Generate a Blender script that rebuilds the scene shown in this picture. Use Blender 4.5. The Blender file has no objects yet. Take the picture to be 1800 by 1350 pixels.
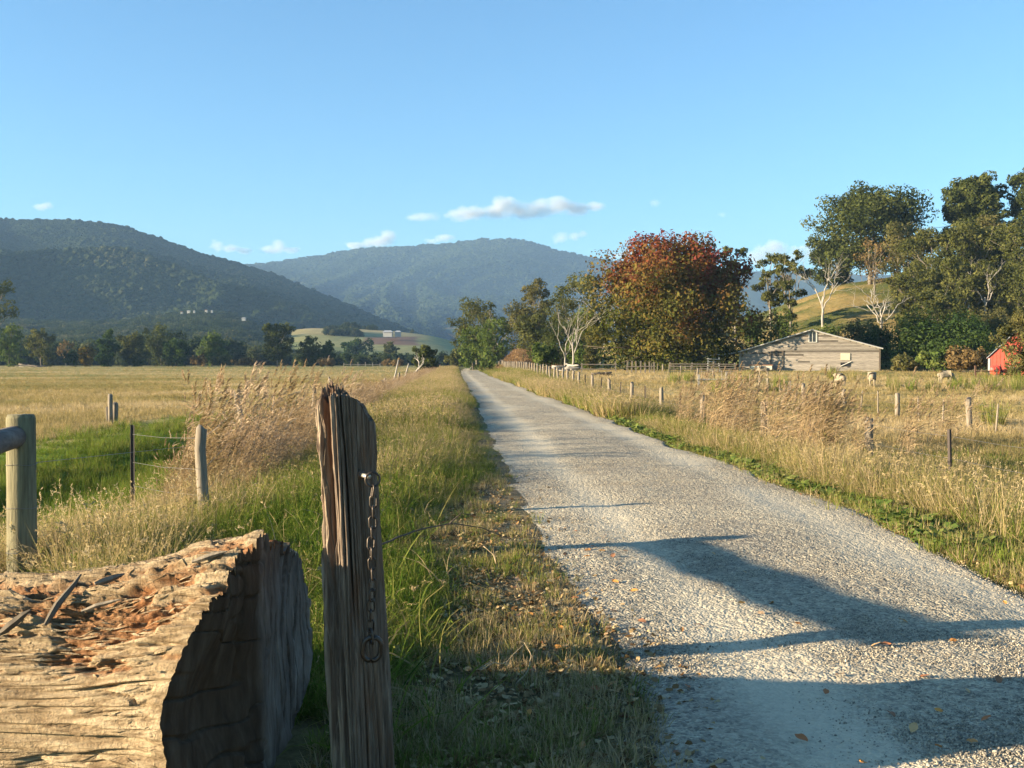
import bpy, math, random
import numpy as np
from mathutils import Vector, Matrix

scene = bpy.context.scene
C = scene.collection
random.seed(5)
RNG = np.random.default_rng(11)

# ------------------------------------------------------------------ camera
F = 1850.0            # focal length in photo pixels (1800 x 1350 photo)
HOR = 637.0           # horizon row
CAMZ = 1.6
PITCH = math.atan((675 - HOR) / F)
cam_d = bpy.data.cameras.new('camera')
cam_d.sensor_width = 36.0
cam_d.lens = 36.0 * F / 1800.0
cam_d.clip_start = 0.05
cam_d.clip_end = 40000
cam = bpy.data.objects.new('camera', cam_d)
cam.location = (0, 0, CAMZ)
cam.rotation_euler = (math.pi / 2 - PITCH, 0, 0)
C.objects.link(cam)
scene.camera = cam

# ------------------------------------------------------------------ light
SUN_EL = math.radians(11.0)
SUN_AZ = math.radians(13.5)          # light travels this far round from +X towards +Y
sdir = Vector((math.cos(SUN_EL) * math.cos(SUN_AZ), math.cos(SUN_EL) * math.sin(SUN_AZ), -math.sin(SUN_EL)))
world = bpy.data.worlds.new('World')
scene.world = world
world.use_nodes = True
wn = world.node_tree
sky = wn.nodes.new('ShaderNodeTexSky')
sky.sky_type = 'NISHITA'
sky.sun_disc = False
sky.sun_elevation = SUN_EL
sky.sun_rotation = math.atan2(-sdir.x, -sdir.y)
sky.air_density = 1.0
sky.dust_density = 0.6
sky.ozone_density = 1.6
bg = wn.nodes['Background']
bg.inputs['Strength'].default_value = 0.058
tint = wn.nodes.new('ShaderNodeMix'); tint.data_type = 'RGBA'; tint.blend_type = 'MULTIPLY'
tint.inputs[0].default_value = 1.0
tint.inputs[7].default_value = (0.62, 1.03, 1.34, 1)      # cool daylight white balance of the camera
wn.links.new(sky.outputs[0], tint.inputs[6])
wn.links.new(tint.outputs[2], bg.inputs['Color'])
sun_d = bpy.data.lights.new('sun', 'SUN')
sun_d.energy = 5.0
sun_d.angle = math.radians(0.5)
sun_d.color = (1.0, 0.83, 0.58)
sun = bpy.data.objects.new('sun', sun_d)
sun.rotation_euler = sdir.to_track_quat('-Z', 'Y').to_euler()
sun.location = (-30, -10, 30)
C.objects.link(sun)

vs = scene.view_settings
vs.view_transform = 'Standard'
vs.look = 'None'
vs.gamma = 1.0
vs.exposure = 1.95
vs.use_curve_mapping = False

cy = scene.cycles
cy.max_bounces = 4
cy.diffuse_bounces = 1
cy.glossy_bounces = 2
cy.transmission_bounces = 3
cy.transparent_max_bounces = 6
cy.volume_bounces = 0
cy.use_adaptive_sampling = True
cy.adaptive_threshold = 0.018
cy.use_denoising = True
cy.sample_clamp_indirect = 4.0

# ------------------------------------------------------------------ helpers
def px(x, y, Y):
    """World point seen at photo pixel (x, y) at distance Y along the view."""
    a = (x - 900.0) / F
    b = (675.0 - y) / F
    c, s = math.cos(PITCH), math.sin(PITCH)
    d = Vector((a, c + b * s, -s + b * c))
    t = Y / d.y
    return Vector((d.x * t, Y, CAMZ + d.z * t))

def sm(a, b, x):
    t = np.clip((np.asarray(x, float) - a) / (b - a), 0, 1)
    return t * t * (3 - 2 * t)

def _h(ix, iy, iz, seed):
    n = (ix.astype(np.int64) * 374761393 + iy.astype(np.int64) * 668265263 + iz.astype(np.int64) * 2147483647 + seed * 974634777) & 0xffffffff
    n = ((n ^ (n >> 13)) * 1274126177) & 0xffffffff
    n = ((n ^ (n >> 16)) * 2246822519) & 0xffffffff
    n = n ^ (n >> 15)
    return (n & 0xffffff) / float(0xffffff)

def vn(x, y, z=0.0, seed=0):
    x, y, z = np.broadcast_arrays(np.asarray(x, float), np.asarray(y, float), np.asarray(z, float))
    ix, iy, iz = np.floor(x), np.floor(y), np.floor(z)
    fx, fy, fz = x - ix, y - iy, z - iz
    fx = fx * fx * (3 - 2 * fx); fy = fy * fy * (3 - 2 * fy); fz = fz * fz * (3 - 2 * fz)
    r = 0
    for dx in (0, 1):
        for dy in (0, 1):
            for dz in (0, 1):
                w = (fx if dx else 1 - fx) * (fy if dy else 1 - fy) * (fz if dz else 1 - fz)
                r = r + w * _h(ix + dx, iy + dy, iz + dz, seed)
    return r * 2 - 1

def fbm(x, y, z=0.0, seed=0, octv=4, gain=0.5):
    a, s, f = 1.0, 0, 1.0
    for k in range(octv):
        s = s + a * vn(np.asarray(x) * f, np.asarray(y) * f, np.asarray(z) * f, seed + k * 17)
        a *= gain; f *= 2.03
    return s

def mesh_np(name, V, Fc, smooth=False):
    V = np.ascontiguousarray(V, dtype=np.float32)
    Fc = np.ascontiguousarray(Fc, dtype=np.int32)
    me = bpy.data.meshes.new(name)
    me.vertices.add(len(V)); me.vertices.foreach_set('co', V.ravel())
    k = Fc.shape[1]
    me.loops.add(Fc.size); me.loops.foreach_set('vertex_index', Fc.ravel())
    me.polygons.add(len(Fc))
    me.polygons.foreach_set('loop_start', np.arange(len(Fc), dtype=np.int32) * k)
    me.update(calc_edges=True)
    me.polygons.foreach_set('use_smooth', np.full(len(Fc), smooth, dtype=bool))
    return me

def fattr(me, name, vals):
    a = me.attributes.new(name, 'FLOAT', 'POINT')
    a.data.foreach_set('value', np.ascontiguousarray(vals, dtype=np.float32))

def cattr(me, name, rgb):
    a = me.attributes.new(name, 'FLOAT_COLOR', 'POINT')
    d = np.ones((len(rgb), 4), np.float32); d[:, :3] = rgb
    a.data.foreach_set('color', d.ravel())

def tag(o, label=None, cat=None, group=None, kind=None):
    if label: o['label'] = label
    if cat: o['category'] = cat
    if group: o['group'] = group
    if kind: o['kind'] = kind
    return o

def obj(name, me, mat=None, parent=None, label=None, cat=None, group=None, kind=None, loc=None, rot=None):
    o = bpy.data.objects.new(name, me)
    C.objects.link(o)
    if mat is not None and me is not None and not len(me.materials): me.materials.append(mat)
    if parent: o.parent = parent
    if loc is not None: o.location = loc
    if rot is not None: o.rotation_euler = rot
    return tag(o, label, cat, group, kind)

def empty(name, loc, label, cat, group=None, rz=0.0):
    o = bpy.data.objects.new(name, None)
    o.empty_display_size = 0.2
    C.objects.link(o)
    o.location = loc; o.rotation_euler = (0, 0, rz)
    return tag(o, label, cat, group)

class MB:
    """collects shapes into one mesh"""
    def __init__(s): s.v = []; s.f = []; s.n = 0
    def add(s, V, Fq):
        V = np.asarray(V, float); Fq = np.asarray(Fq, int)
        s.v.append(V); s.f.extend([tuple(int(i) + s.n for i in f) for f in Fq]); s.n += len(V)
    def box(s, lo, hi, M=None):
        (a, b, c), (d, e, g) = lo, hi
        V = np.array([(a,b,c),(d,b,c),(d,e,c),(a,e,c),(a,b,g),(d,b,g),(d,e,g),(a,e,g)], float)
        if M is not None: V = np.array([M @ Vector(v) for v in V])
        s.add(V, [(0,3,2,1),(4,5,6,7),(0,1,5,4),(1,2,6,5),(2,3,7,6),(3,0,4,7)])
    def tube(s, pts, radii, sides=6, cap=True):
        P = np.asarray(pts, float); n = len(P)
        R = np.broadcast_to(np.asarray(radii, float), (n,))
        T = np.gradient(P, axis=0); T /= np.linalg.norm(T, axis=1)[:, None] + 1e-9
        up = np.array([0, 0, 1.0]) if abs(T[0][2]) < .9 else np.array([1.0, 0, 0])
        A = np.cross(T, up); A /= np.linalg.norm(A, axis=1)[:, None] + 1e-9
        B = np.cross(T, A)
        th = np.linspace(0, 2 * math.pi, sides, endpoint=False)
        V = (P[:, None, :] + R[:, None, None] * (np.cos(th)[None, :, None] * A[:, None, :] + np.sin(th)[None, :, None] * B[:, None, :])).reshape(-1, 3)
        f = []
        for i in range(n - 1):
            for j in range(sides):
                k = (j + 1) % sides
                f.append((i * sides + j, i * sides + k, (i + 1) * sides + k, (i + 1) * sides + j))
        s.add(V, f)
        if cap:
            b = s.n - len(V)
            s.f.append(tuple(b + j for j in range(sides))[::-1])
            s.f.append(tuple(b + (n - 1) * sides + j for j in range(sides)))
    def mesh(s, name, smooth=False):
        me = bpy.data.meshes.new(name)
        V = np.concatenate(s.v) if s.v else np.zeros((0, 3))
        me.from_pydata(V.tolist(), [], s.f)
        if smooth: me.polygons.foreach_set('use_smooth', np.ones(len(me.polygons), bool))
        me.update()
        return me

def grid_faces(nr, ncol, wrap=False):
    i = np.arange(nr - 1)[:, None]
    j = np.arange(ncol if wrap else ncol - 1)[None, :]
    k = (j + 1) % ncol
    a = i * ncol + j; b = i * ncol + k; c = (i + 1) * ncol + k; d = (i + 1) * ncol + j
    return np.stack([a, b, c, d], -1).reshape(-1, 4)

# ------------------------------------------------------------------ materials
class N:
    def __init__(s, name):
        s.m = bpy.data.materials.new(name); s.m.use_nodes = True
        s.t = s.m.node_tree; s.t.nodes.clear()
        s.out = s.t.nodes.new('ShaderNodeOutputMaterial')
    def n(s, typ, **kw):
        nd = s.t.nodes.new('ShaderNode' + typ)
        for k, v in kw.items():
            if k.startswith('i_'):
                nd.inputs[k[2:].replace('_', ' ')].default_value = v
            else: setattr(nd, k, v)
        return nd
    def l(s, a, b): s.t.links.new(a, b)
    def math(s, op, a, b=None, clamp=False):
        nd = s.n('Math', operation=op, use_clamp=clamp)
        for i, v in enumerate((a, b)):
            if v is None: continue
            if isinstance(v, (int, float)): nd.inputs[i].default_value = v
            else: s.l(v, nd.inputs[i])
        return nd.outputs[0]
    def ramp(s, fac, stops, interp='LINEAR'):
        r = s.n('ValToRGB'); cr = r.color_ramp; cr.interpolation = interp
        while len(cr.elements) > 1: cr.elements.remove(cr.elements[-1])
        for i, (p, c) in enumerate(stops):
            e = cr.elements[0] if i == 0 else cr.elements.new(p)
            e.position = p; e.color = (*c, 1) if len(c) == 3 else c
        s.l(fac, r.inputs[0]); return r.outputs[0]
    def mix(s, fac, a, b, mode='MIX'):
        nd = s.n('Mix', data_type='RGBA', blend_type=mode)
        for i, v in ((0, fac), (6, a), (7, b)):
            if isinstance(v, (int, float)): nd.inputs[i].default_value = v
            elif isinstance(v, tuple): nd.inputs[i].default_value = (*v, 1)
            else: s.l(v, nd.inputs[i])
        return nd.outputs[2]
    def noise(s, vec=None, scale=5.0, detail=4.0, rough=0.55, dist=0.0):
        nd = s.n('TexNoise'); nd.inputs['Scale'].default_value = scale
        nd.inputs['Detail'].default_value = detail; nd.inputs['Roughness'].default_value = rough
        nd.inputs['Distortion'].default_value = dist
        if vec is not None: s.l(vec, nd.inputs['Vector'])
        return nd.outputs[0]
    def mapping(s, scale, vec=None, coord='Object'):
        if vec is None: vec = s.n('TexCoord').outputs[coord]
        m = s.n('Mapping'); m.inputs['Scale'].default_value = scale
        s.l(vec, m.inputs['Vector']); return m.outputs[0]
    def attr(s, name, typ='GEOMETRY'):
        a = s.n('Attribute', attribute_name=name, attribute_type=typ); return a
    def bump(s, h, strength=0.5, dist=0.02):
        b = s.n('Bump'); b.inputs['Strength'].default_value = strength; b.inputs['Distance'].default_value = dist
        s.l(h, b.inputs['Height']); return b.outputs[0]
    def bsdf(s, col, rough=0.85, normal=None, metal=0.0, spec=0.25):
        p = s.n('BsdfPrincipled')
        if isinstance(col, tuple): p.inputs['Base Color'].default_value = (*col, 1)
        else: s.l(col, p.inputs['Base Color'])
        if isinstance(rough, (int, float)): p.inputs['Roughness'].default_value = rough
        else: s.l(rough, p.inputs['Roughness'])
        p.inputs['Metallic'].default_value = metal
        p.inputs['Specular IOR Level'].default_value = spec
        if normal is not None: s.l(normal, p.inputs['Normal'])
        s.l(p.outputs[0], s.out.inputs['Surface']); return s.m
    def leaf(s, col, trans=0.35):
        d = s.n('BsdfDiffuse'); t = s.n('BsdfTranslucent'); mx = s.n('MixShader')
        s.l(col, d.inputs[0]); s.l(col, t.inputs[0]); mx.inputs[0].default_value = trans
        s.l(d.outputs[0], mx.inputs[1]); s.l(t.outputs[0], mx.inputs[2]); s.l(mx.outputs[0], s.out.inputs['Surface'])
        return s.m

def leaf_mat(name, stops, trans=0.38):
    m = N(name); return m.leaf(m.ramp(m.attr('tint').outputs['Fac'], stops), trans)

def blade_mat(name, stops, trans=0.35):
    m = N(name)
    a = m.attr('tint', 'INSTANCER').outputs['Fac']; b = m.attr('bl').outputs['Fac']
    return m.leaf(m.ramp(m.math('ADD', a, m.math('MULTIPLY', b, 0.45)), stops), trans)

def wood_mat(name, c1, c2, c3, scale=(14, 14, 0.8), bump=0.6, grain=6.0):
    m = N(name); v = m.mapping(scale)
    a = m.noise(v, grain, 6, 0.65); b = m.noise(m.mapping(tuple(k * .35 for k in scale)), 3.0, 4, .6, .5)
    col = m.mix(m.ramp(b, [(.35, (0,0,0)), (.65, (1,1,1))]), c1, c2)
    col = m.mix(m.ramp(a, [(.42, (0,0,0)), (.75, (1,1,1))]), col, c3)
    return m.bsdf(col, .9, m.bump(a, bump, .01))

# ------------------------------------------------------------------ terrain
TK = 0.054            # the track drifts left by this much per metre
TC, TH = 2.57, 1.68   # track centre offset and half width

def hill_right(X, Y):
    q = 900 + F * X / np.maximum(Y, 1)
    ys = np.interp(q, [840, 900, 960, 1060, 1200, 1330, 1480, 1600, 1800, 2300], [637, 633, 622, 596, 566, 546, 494, 476, 436, 380])
    zr = (637 - ys) * 215 / F
    y0 = np.interp(q, [850, 1000, 1150, 1300, 1900], [168, 165, 140, 128, 118])
    t = np.clip((Y - y0) / (215 - y0), 0, 1)
    g = t * t * (3 - 2 * t) * .6 + t * .4
    far = 1 - .5 * sm(260, 700, Y)
    terr = .38 * np.sin(np.asarray(Y) * .55 + 2.5 * vn(X * .03, Y * .03, 0, 5)) * sm(0.02, .2, t) * (t < 1)
    return zr * g * far + terr * sm(1250, 1350, q)

def track_z(Y):
    return .55 * np.exp(-((np.asarray(Y) - 240) / 55.) ** 2) + .03 * vn(np.asarray(Y) * .11, 3.3, 0, 2) * sm(15, 40, Y)

def G(X, Y):
    X = np.asarray(X, float); Y = np.asarray(Y, float)
    u = X + TK * Y
    e = sm(6.5, 13, Y)
    zl = (-.10 * (1 - e) - .5 * e) + .85 * sm(40, 330, Y)
    zr = -.45 + 1.1 * sm(22, 118, Y)
    zt = track_z(Y)
    zv = zt - .07 * sm(.6, -2.0, u)
    left = zv + (zl - zv) * sm(-1.8, -4.8, u)
    left = left - .28 * np.exp(-((u + 6.6) / 1.5) ** 2) * e * (1 - sm(45, 70, Y))
    zw = zt - .05 * sm(4.2, 5, u)
    right = zw + (zr - zw) * sm(4.7, 7.6, u)
    z = np.where(u < TC, left, right)
    z = z - .035 * sm(TH + .15, TH - .1, np.abs(u - TC))          # bed under the track sheet
    z = z + .05 * fbm(X * .5, Y * .5, 0, 3, 3) * sm(1.75, 2.6, np.abs(u - TC)) * sm(3, 10, np.abs(u - TC) + .1 * Y)
    z = z + hill_right(X, Y)
    q = 900 + F * X / np.maximum(Y, 1)
    z = z + (2.5 + .4 * vn(X * .2, Y * .2, 0, 12)) * sm(872, 912, q) * sm(1005, 965, q) * sm(150, 166, Y) * (1 - sm(195, 230, Y))
    z = z - 4.0 * sm(380, 900, Y)
    return z

def gz(X, Y): return float(G(np.array([X]), np.array([Y]))[0])

# land cover colour of the ground sheet (grass roots, soil, painted shadow stripes on the slope), linear rgb
def cover(X, Y):
    u = X + TK * Y
    n1 = fbm(X * .12, Y * .12, 0, 21, 4) ; n2 = fbm(X * .9, Y * .9, 0, 22, 3); n3 = fbm(X * .025, Y * .05, 0, 25, 3)
    col = np.zeros((len(X), 3))
    dry = np.array([.45, .34, .16]); olive = np.array([.25, .235, .08]); soil = np.array([.13, .10, .055]); lush = np.array([.12, .20, .03])
    L = dry + (olive - dry) * sm(-.35, .75, n1 * .6 + n3 * .8 + .35 * n2)[:, None]
    far = np.array([.25, .225, .08])
    L = L + (far - L) * (.6 * sm(90, 200, Y))[:, None]
    R = np.array([.43, .31, .145]) + (np.array([.24, .21, .075]) - np.array([.43, .31, .145])) * sm(.0, .9, n1 + n3 * .7 + .3 * n2)[:, None]
    v = soil + (olive * .8 - soil) * sm(-.5, .5, n2)[:, None]
    col[:] = v
    a = sm(-3.6, -5.0, u)[:, None]; col = col * (1 - a) + L * a
    a = (sm(-4.2, -5.2, u) * sm(-12.5, -8.8, u + .9 * n2 - .05 * (Y - 15)) * sm(52, 36, Y + 4 * n1))[:, None]; col = col * (1 - a) + lush * a
    a = sm(7.0, 8.6, u)[:, None]; col = col * (1 - a) + R * a
    a = (sm(7.0, 8.2, u) * sm(24, 17, Y + 3 * n1))[:, None]; col = col * (1 - a) + np.array([.15, .17, .05]) * a
    q = 900 + F * X / np.maximum(Y, 1)
    a = (sm(1080, 1180, q) * sm(105, 116, Y) * sm(150, 140, Y))[:, None]; col = col * (1 - a) + np.array([.15, .17, .045]) * a
    a = (sm(860, 885, q) * sm(1010, 970, q) * sm(145, 152, Y) * sm(230, 205, Y))[:, None]; col = col * (1 - a) + np.array([.21, .135, .07]) * a
    a = (sm(1200, 1300, q) * sm(150, 160, Y))[:, None]; hc = np.array([.27, .20, .09]) + (np.array([.10, .11, .035]) - np.array([.27, .20, .09])) * sm(-.3, .5, n1 + .5 * n3 + .3 * np.sin(Y * .55))[:, None]  # sine bands paint dark tree-shadow stripes into the slope's grass colour
    col = col * (1 - a) + hc * a
    ed = np.abs(u - TC); a = (sm(TH - .3, TH - .1, ed) * sm(TH + .75, TH + .1, ed + .3 * n2) * sm(40, 15, Y))[:, None]; col = col * (1 - a) + np.array([.20, .155, .105]) * a
    return np.clip(col, .01, .9)

def make_ground():
    rows = np.concatenate([np.linspace(-40, -2, 12), np.linspace(-1, 14, 150), np.geomspace(14.1, 140, 230), np.geomspace(141, 420, 200), np.geomspace(430, 14000, 60)])
    a = np.sinh(np.linspace(-7.2, 7.2, 421)) ; a = a / a[-1]
    U = a * 1.0
    V = []
    w = 600 + rows * .9
    u = np.linspace(-1, 1, 461)
    uu = np.sign(u) * (np.expm1(np.abs(u) * 6.2) / np.expm1(6.2))
    off = uu[None, :] * w[:, None] + 2.0
    Yg = np.repeat(rows[:, None], off.shape[1], 1)
    Xg = off - TK * Yg * sm(6000, 300, Yg)
    X = Xg.ravel(); Y = Yg.ravel()
    Z = G(X, Y)
    me = mesh_np('ground', np.stack([X, Y, Z], 1), grid_faces(len(rows), off.shape[1]), True)
    cattr(me, 'cover', cover(X, Y))
    m = N('ground_cover')
    pos = m.n('NewGeometry').outputs['Position']
    n1 = m.noise(pos, 9.0, 6, .7); n2 = m.noise(pos, 1.3, 5, .6); n3 = m.noise(m.mapping((.25, .06, .2), pos), 1.0, 4, .6)
    col = m.attr('cover').outputs['Color']
    col = m.mix(1.0, col, m.ramp(n1, [(.25, (.45,.45,.42)), (.75, (1.5,1.45,1.4))]), 'MULTIPLY')
    col = m.mix(1.0, col, m.ramp(n2, [(.3, (.72,.78,.7)), (.7, (1.2,1.15,1.1))]), 'MULTIPLY')
    col = m.mix(1.0, col, m.ramp(n3, [(.35, (.85,.92,.85)), (.65, (1.12,1.06,1.0))]), 'MULTIPLY')
    m.bsdf(col, .95, m.bump(m.math('ADD', n1, n2), .9, .08), spec=.1)
    obj('ground', me, m.m, kind='structure')
make_ground()

def track_noise_edge(Y, side):
    return .16 * fbm(Y * .55, side * 7.1, 0, 31, 4) + .22 * vn(Y * .17, side * 3.3, 0, 33)

def make_track():
    rows = np.concatenate([np.linspace(-20, 2, 20), np.arange(2.05, 16, .04), np.geomspace(16.05, 300, 500)])
    nc = 130
    t = np.linspace(-1, 1, nc)
    eL = TC - TH + track_noise_edge(rows, 0.) - .12; eR = TC + TH + track_noise_edge(rows, 1.)
    uu = eL[:, None] + (eR - eL)[:, None] * (t[None, :] + 1) / 2
    Yg = np.repeat(rows[:, None], nc, 1)
    curve = 3.0 * sm(150, 300, Yg)
    X = uu - TK * Yg + curve
    w = (uu - TC) / TH
    z = track_z(Yg) + .03 * (1 - w * w) - .012 * np.exp(-((uu - 1.6) / .28) ** 2) - .012 * np.exp(-((uu - 3.65) / .3) ** 2)
    z = z + .010 * fbm(X * 1.4, Yg * 1.4, 0, 41, 3) + .005 * vn(X * 28, Yg * 28, 0, 44) * sm(30, 12, Yg) - .045 * np.clip(np.abs(t)[None, :] * 1.0 - .93, 0, 1) / .07
    me = mesh_np('gravel_track', np.stack([X, Yg, z], -1).reshape(-1, 3), grid_faces(len(rows), nc), True)
    fine = np.exp(-((uu - 1.6 - .05 * vn(Yg * .2, 1, 0, 46)) / .30) ** 2) + .9 * np.exp(-((uu - 3.65 - .05 * vn(Yg * .2, 2, 0, 46)) / .34) ** 2)
    fattr(me, 'fine', np.clip(fine + .5 * fbm(X * .7, Yg * .35, 0, 45, 3), 0, 1).ravel())
    m = N('gravel')
    pos = m.n('NewGeometry').outputs['Position']
    v = m.n('TexVoronoi', feature='F1'); v.inputs['Scale'].default_value = 62; m.l(pos, v.inputs['Vector'])
    v2 = m.n('TexVoronoi', feature='F1'); v2.inputs['Scale'].default_value = 24; m.l(pos, v2.inputs['Vector'])
    sep = m.n('SeparateColor'); m.l(v.outputs['Color'], sep.inputs[0])
    sep2 = m.n('SeparateColor'); m.l(v2.outputs['Color'], sep2.inputs[0])
    grain = m.math('ADD', m.math('MULTIPLY', sep.outputs[0], .6), m.math('MULTIPLY', sep2.outputs[1], .4))
    stone = m.ramp(grain, [(.08, (.15,.127,.098)), (.35, (.285,.245,.18)), (.6, (.395,.34,.245)), (.85, (.50,.43,.31))])
    nz = m.noise(pos, .8, 5, .6)
    stone = m.mix(1.0, stone, m.ramp(nz, [(.3, (.8,.8,.82)), (.7, (1.15,1.12,1.06))]), 'MULTIPLY')
    finec = m.mix(m.noise(pos, 40, 3, .6), (.48,.41,.29), (.60,.51,.36))
    f = m.math('MULTIPLY', m.attr('fine').outputs['Fac'], .75)
    col = m.mix(f, stone, finec)
    h = m.math('SUBTRACT', 1.0, m.math('ADD', m.math('MULTIPLY', v.outputs['Distance'], .6), m.math('MULTIPLY', v2.outputs['Distance'], .8)))
    bm = m.n('Bump'); bm.inputs['Distance'].default_value = .025
    m.l(m.math('SUBTRACT', .95, m.math('MULTIPLY', f, .7)), bm.inputs['Strength']); m.l(h, bm.inputs['Height'])
    m.bsdf(col, .9, bm.outputs[0], spec=.2)
    obj('gravel_track', me, m.m, kind='structure')
make_track()

# ------------------------------------------------------------------ far hills
def qsmooth(A, k):
    w = np.hanning(2 * k + 3)[1:-1]; w /= w.sum()
    a = np.pad(A[0], k, mode='edge'); return np.repeat(np.convolve(a, w, 'valid')[None, :], len(A), 0)

def radial_hill(name, qs, ys, Y0, Yr, Y1, nq=260, ny=150, spur=.22, seed=1, q0=None, q1=None, zb=-4.0, colr=(.035, .05, .022), fl=1.0, sf=1.0):
    q = np.linspace(q0 if q0 is not None else qs[0], q1 if q1 is not None else qs[-1], nq)
    Y = np.concatenate([np.linspace(Y0, Yr, ny), np.linspace(Yr, Y1, 30)[1:]])
    Q, YY = np.meshgrid(q, Y)
    A = qsmooth((HOR - np.interp(Q, qs, ys)) * Yr / F, 7)
    t = np.clip((YY - Y0) / (Yr - Y0), 0, 1)
    g = np.where(YY <= Yr, (t ** fl) * (1 - .12 * (1 - t) * t), 1 - .55 * sm(Yr, Y1, YY))
    X = (Q - 900) / F * YY
    sp = fbm(X / 330 * sf + 2.2 * fbm(X / 900, YY / 900, 0, seed + 3, 2), YY / 900 * sf, 0, seed, 4, .5)
    sp = 1 - 2 * np.abs(sp)
    env = np.clip(4 * t * (1 - t), 0, 1) ** .7 * (1 - .75 * t) * (YY <= Yr) * 1.35
    Z = A * g + zb + A * spur * sp * env + A * .012 * fbm(X / 60, YY / 60, 0, seed + 9, 2) * (YY <= Yr)
    me = mesh_np(name, np.stack([X, YY, Z], -1).reshape(-1, 3), grid_faces(len(Y), nq), True)
    m = N(name + '_ground'); pos = m.n('NewGeometry').outputs['Position']
    n1 = m.noise(pos, .02, 4, .6)
    m.bsdf(m.mix(n1, tuple(.7 * c for c in colr), tuple(1.4 * c for c in colr)), .95, spec=.05)
    o = obj(name, me, m.m, kind='structure')
    return o, (X, YY, Z)

near_hill, HN = radial_hill('hill', [-1500, -700, -300, 0, 130, 200, 260, 350, 440, 560, 640, 735, 830],
    [470, 430, 392, 383, 385, 391, 406, 441, 466, 511, 546, 582, 625], 1150, 2100, 3000, nq=300, ny=170, spur=.30, seed=7, fl=.95)
side_hill, HS = radial_hill('hill', [-2600, -1400, -950, -600, -380, -240], [350, 190, 228, 362, 530, 634], 850, 1200, 1900, nq=120, ny=60, spur=.08, seed=27)
far_mtn, HM = radial_hill('mountain', [-400, 100, 300, 450, 500, 560, 620, 740, 800, 850, 920, 960, 1010, 1090, 1200, 1500, 2200],
    [500, 480, 470, 463, 458, 450, 437, 432, 424, 418, 421, 433, 447, 459, 470, 480, 500], 2600, 4300, 5200, nq=360, ny=150, spur=.07, seed=19, colr=(.04, .055, .03), fl=1.05)
wood_hill, HW = radial_hill('wooded_rise', [-400, 0, 100, 200, 300, 350, 400, 440, 480, 520, 600],
    [560, 566, 576, 574, 561, 553, 558, 575, 596, 618, 640], 620, 1060, 1500, nq=200, ny=80, spur=.05, seed=31, fl=.9)
# pasture hillside with its paddocks
def pasture():
    qs = [380, 420, 455, 500, 560, 620, 700, 760, 810, 900]; ys = [628, 606, 590, 577, 571, 575, 579, 584, 600, 633]
    q = np.linspace(380, 900, 260); Y = np.linspace(560, 930, 130)
    Q, YY = np.meshgrid(q, Y)
    A = qsmooth((HOR - np.interp(Q, qs, ys)) * 880 / F, 32)
    t = np.clip((YY - 560) / 320, 0, 1)
    X = (Q - 900) / F * YY
    Z = A * t - 4.2 * (1 - t) + .5 * fbm(X / 40, YY / 40, 0, 51, 3) * t
    sy = HOR - (Z - CAMZ) * F / YY
    col = np.empty(Q.shape + (3,)); col[:] = (.33, .27, .12)
    n = fbm(X / 50, YY / 50, 0, 52, 3)
    k = (Z / 33 + .0012 * (Q - 600) + .05 * n)
    col[k < .62] = (.27, .25, .10); col[k < .38] = (.18, .19, .07)
    col[(k > .8)] = (.38, .30, .15)
    pass
    gq = sm(690, 760, Q + 25 * n)[..., None]; col[:] = col * (1 - gq) + np.array((.27, .25, .105)) * gq
    br = (sm(630, 640, Q + 8 * n) * sm(738, 722, Q + 10 * n) * sm(589, 592, sy + 1.5 * n) * sm(607, 603, sy + 2 * n))[..., None]; col[:] = col * (1 - br) + np.array((.20, .115, .075)) * br
    me = mesh_np('pasture_rise', np.stack([X, YY, Z], -1).reshape(-1, 3), grid_faces(len(Y), len(q)), True)
    cattr(me, 'cover', col.reshape(-1, 3))
    m = N('pasture'); pos = m.n('NewGeometry').outputs['Position']
    c = m.mix(1.0, m.attr('cover').outputs['Color'], m.ramp(m.noise(pos, .12, 5, .65), [(.3, (.75,.78,.75)), (.7, (1.2,1.15,1.1))]), 'MULTIPLY')
    m.bsdf(c, .95, spec=.05)
    obj('pasture_rise', me, m.m, kind='structure')
    return X, YY, Z
HP = pasture()

# ------------------------------------------------------------------ instancing of uncountable stuff
def proto(name, me, mat):
    me.materials.clear(); me.materials.append(mat)
    return bpy.data.objects.new(name, me)

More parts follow.
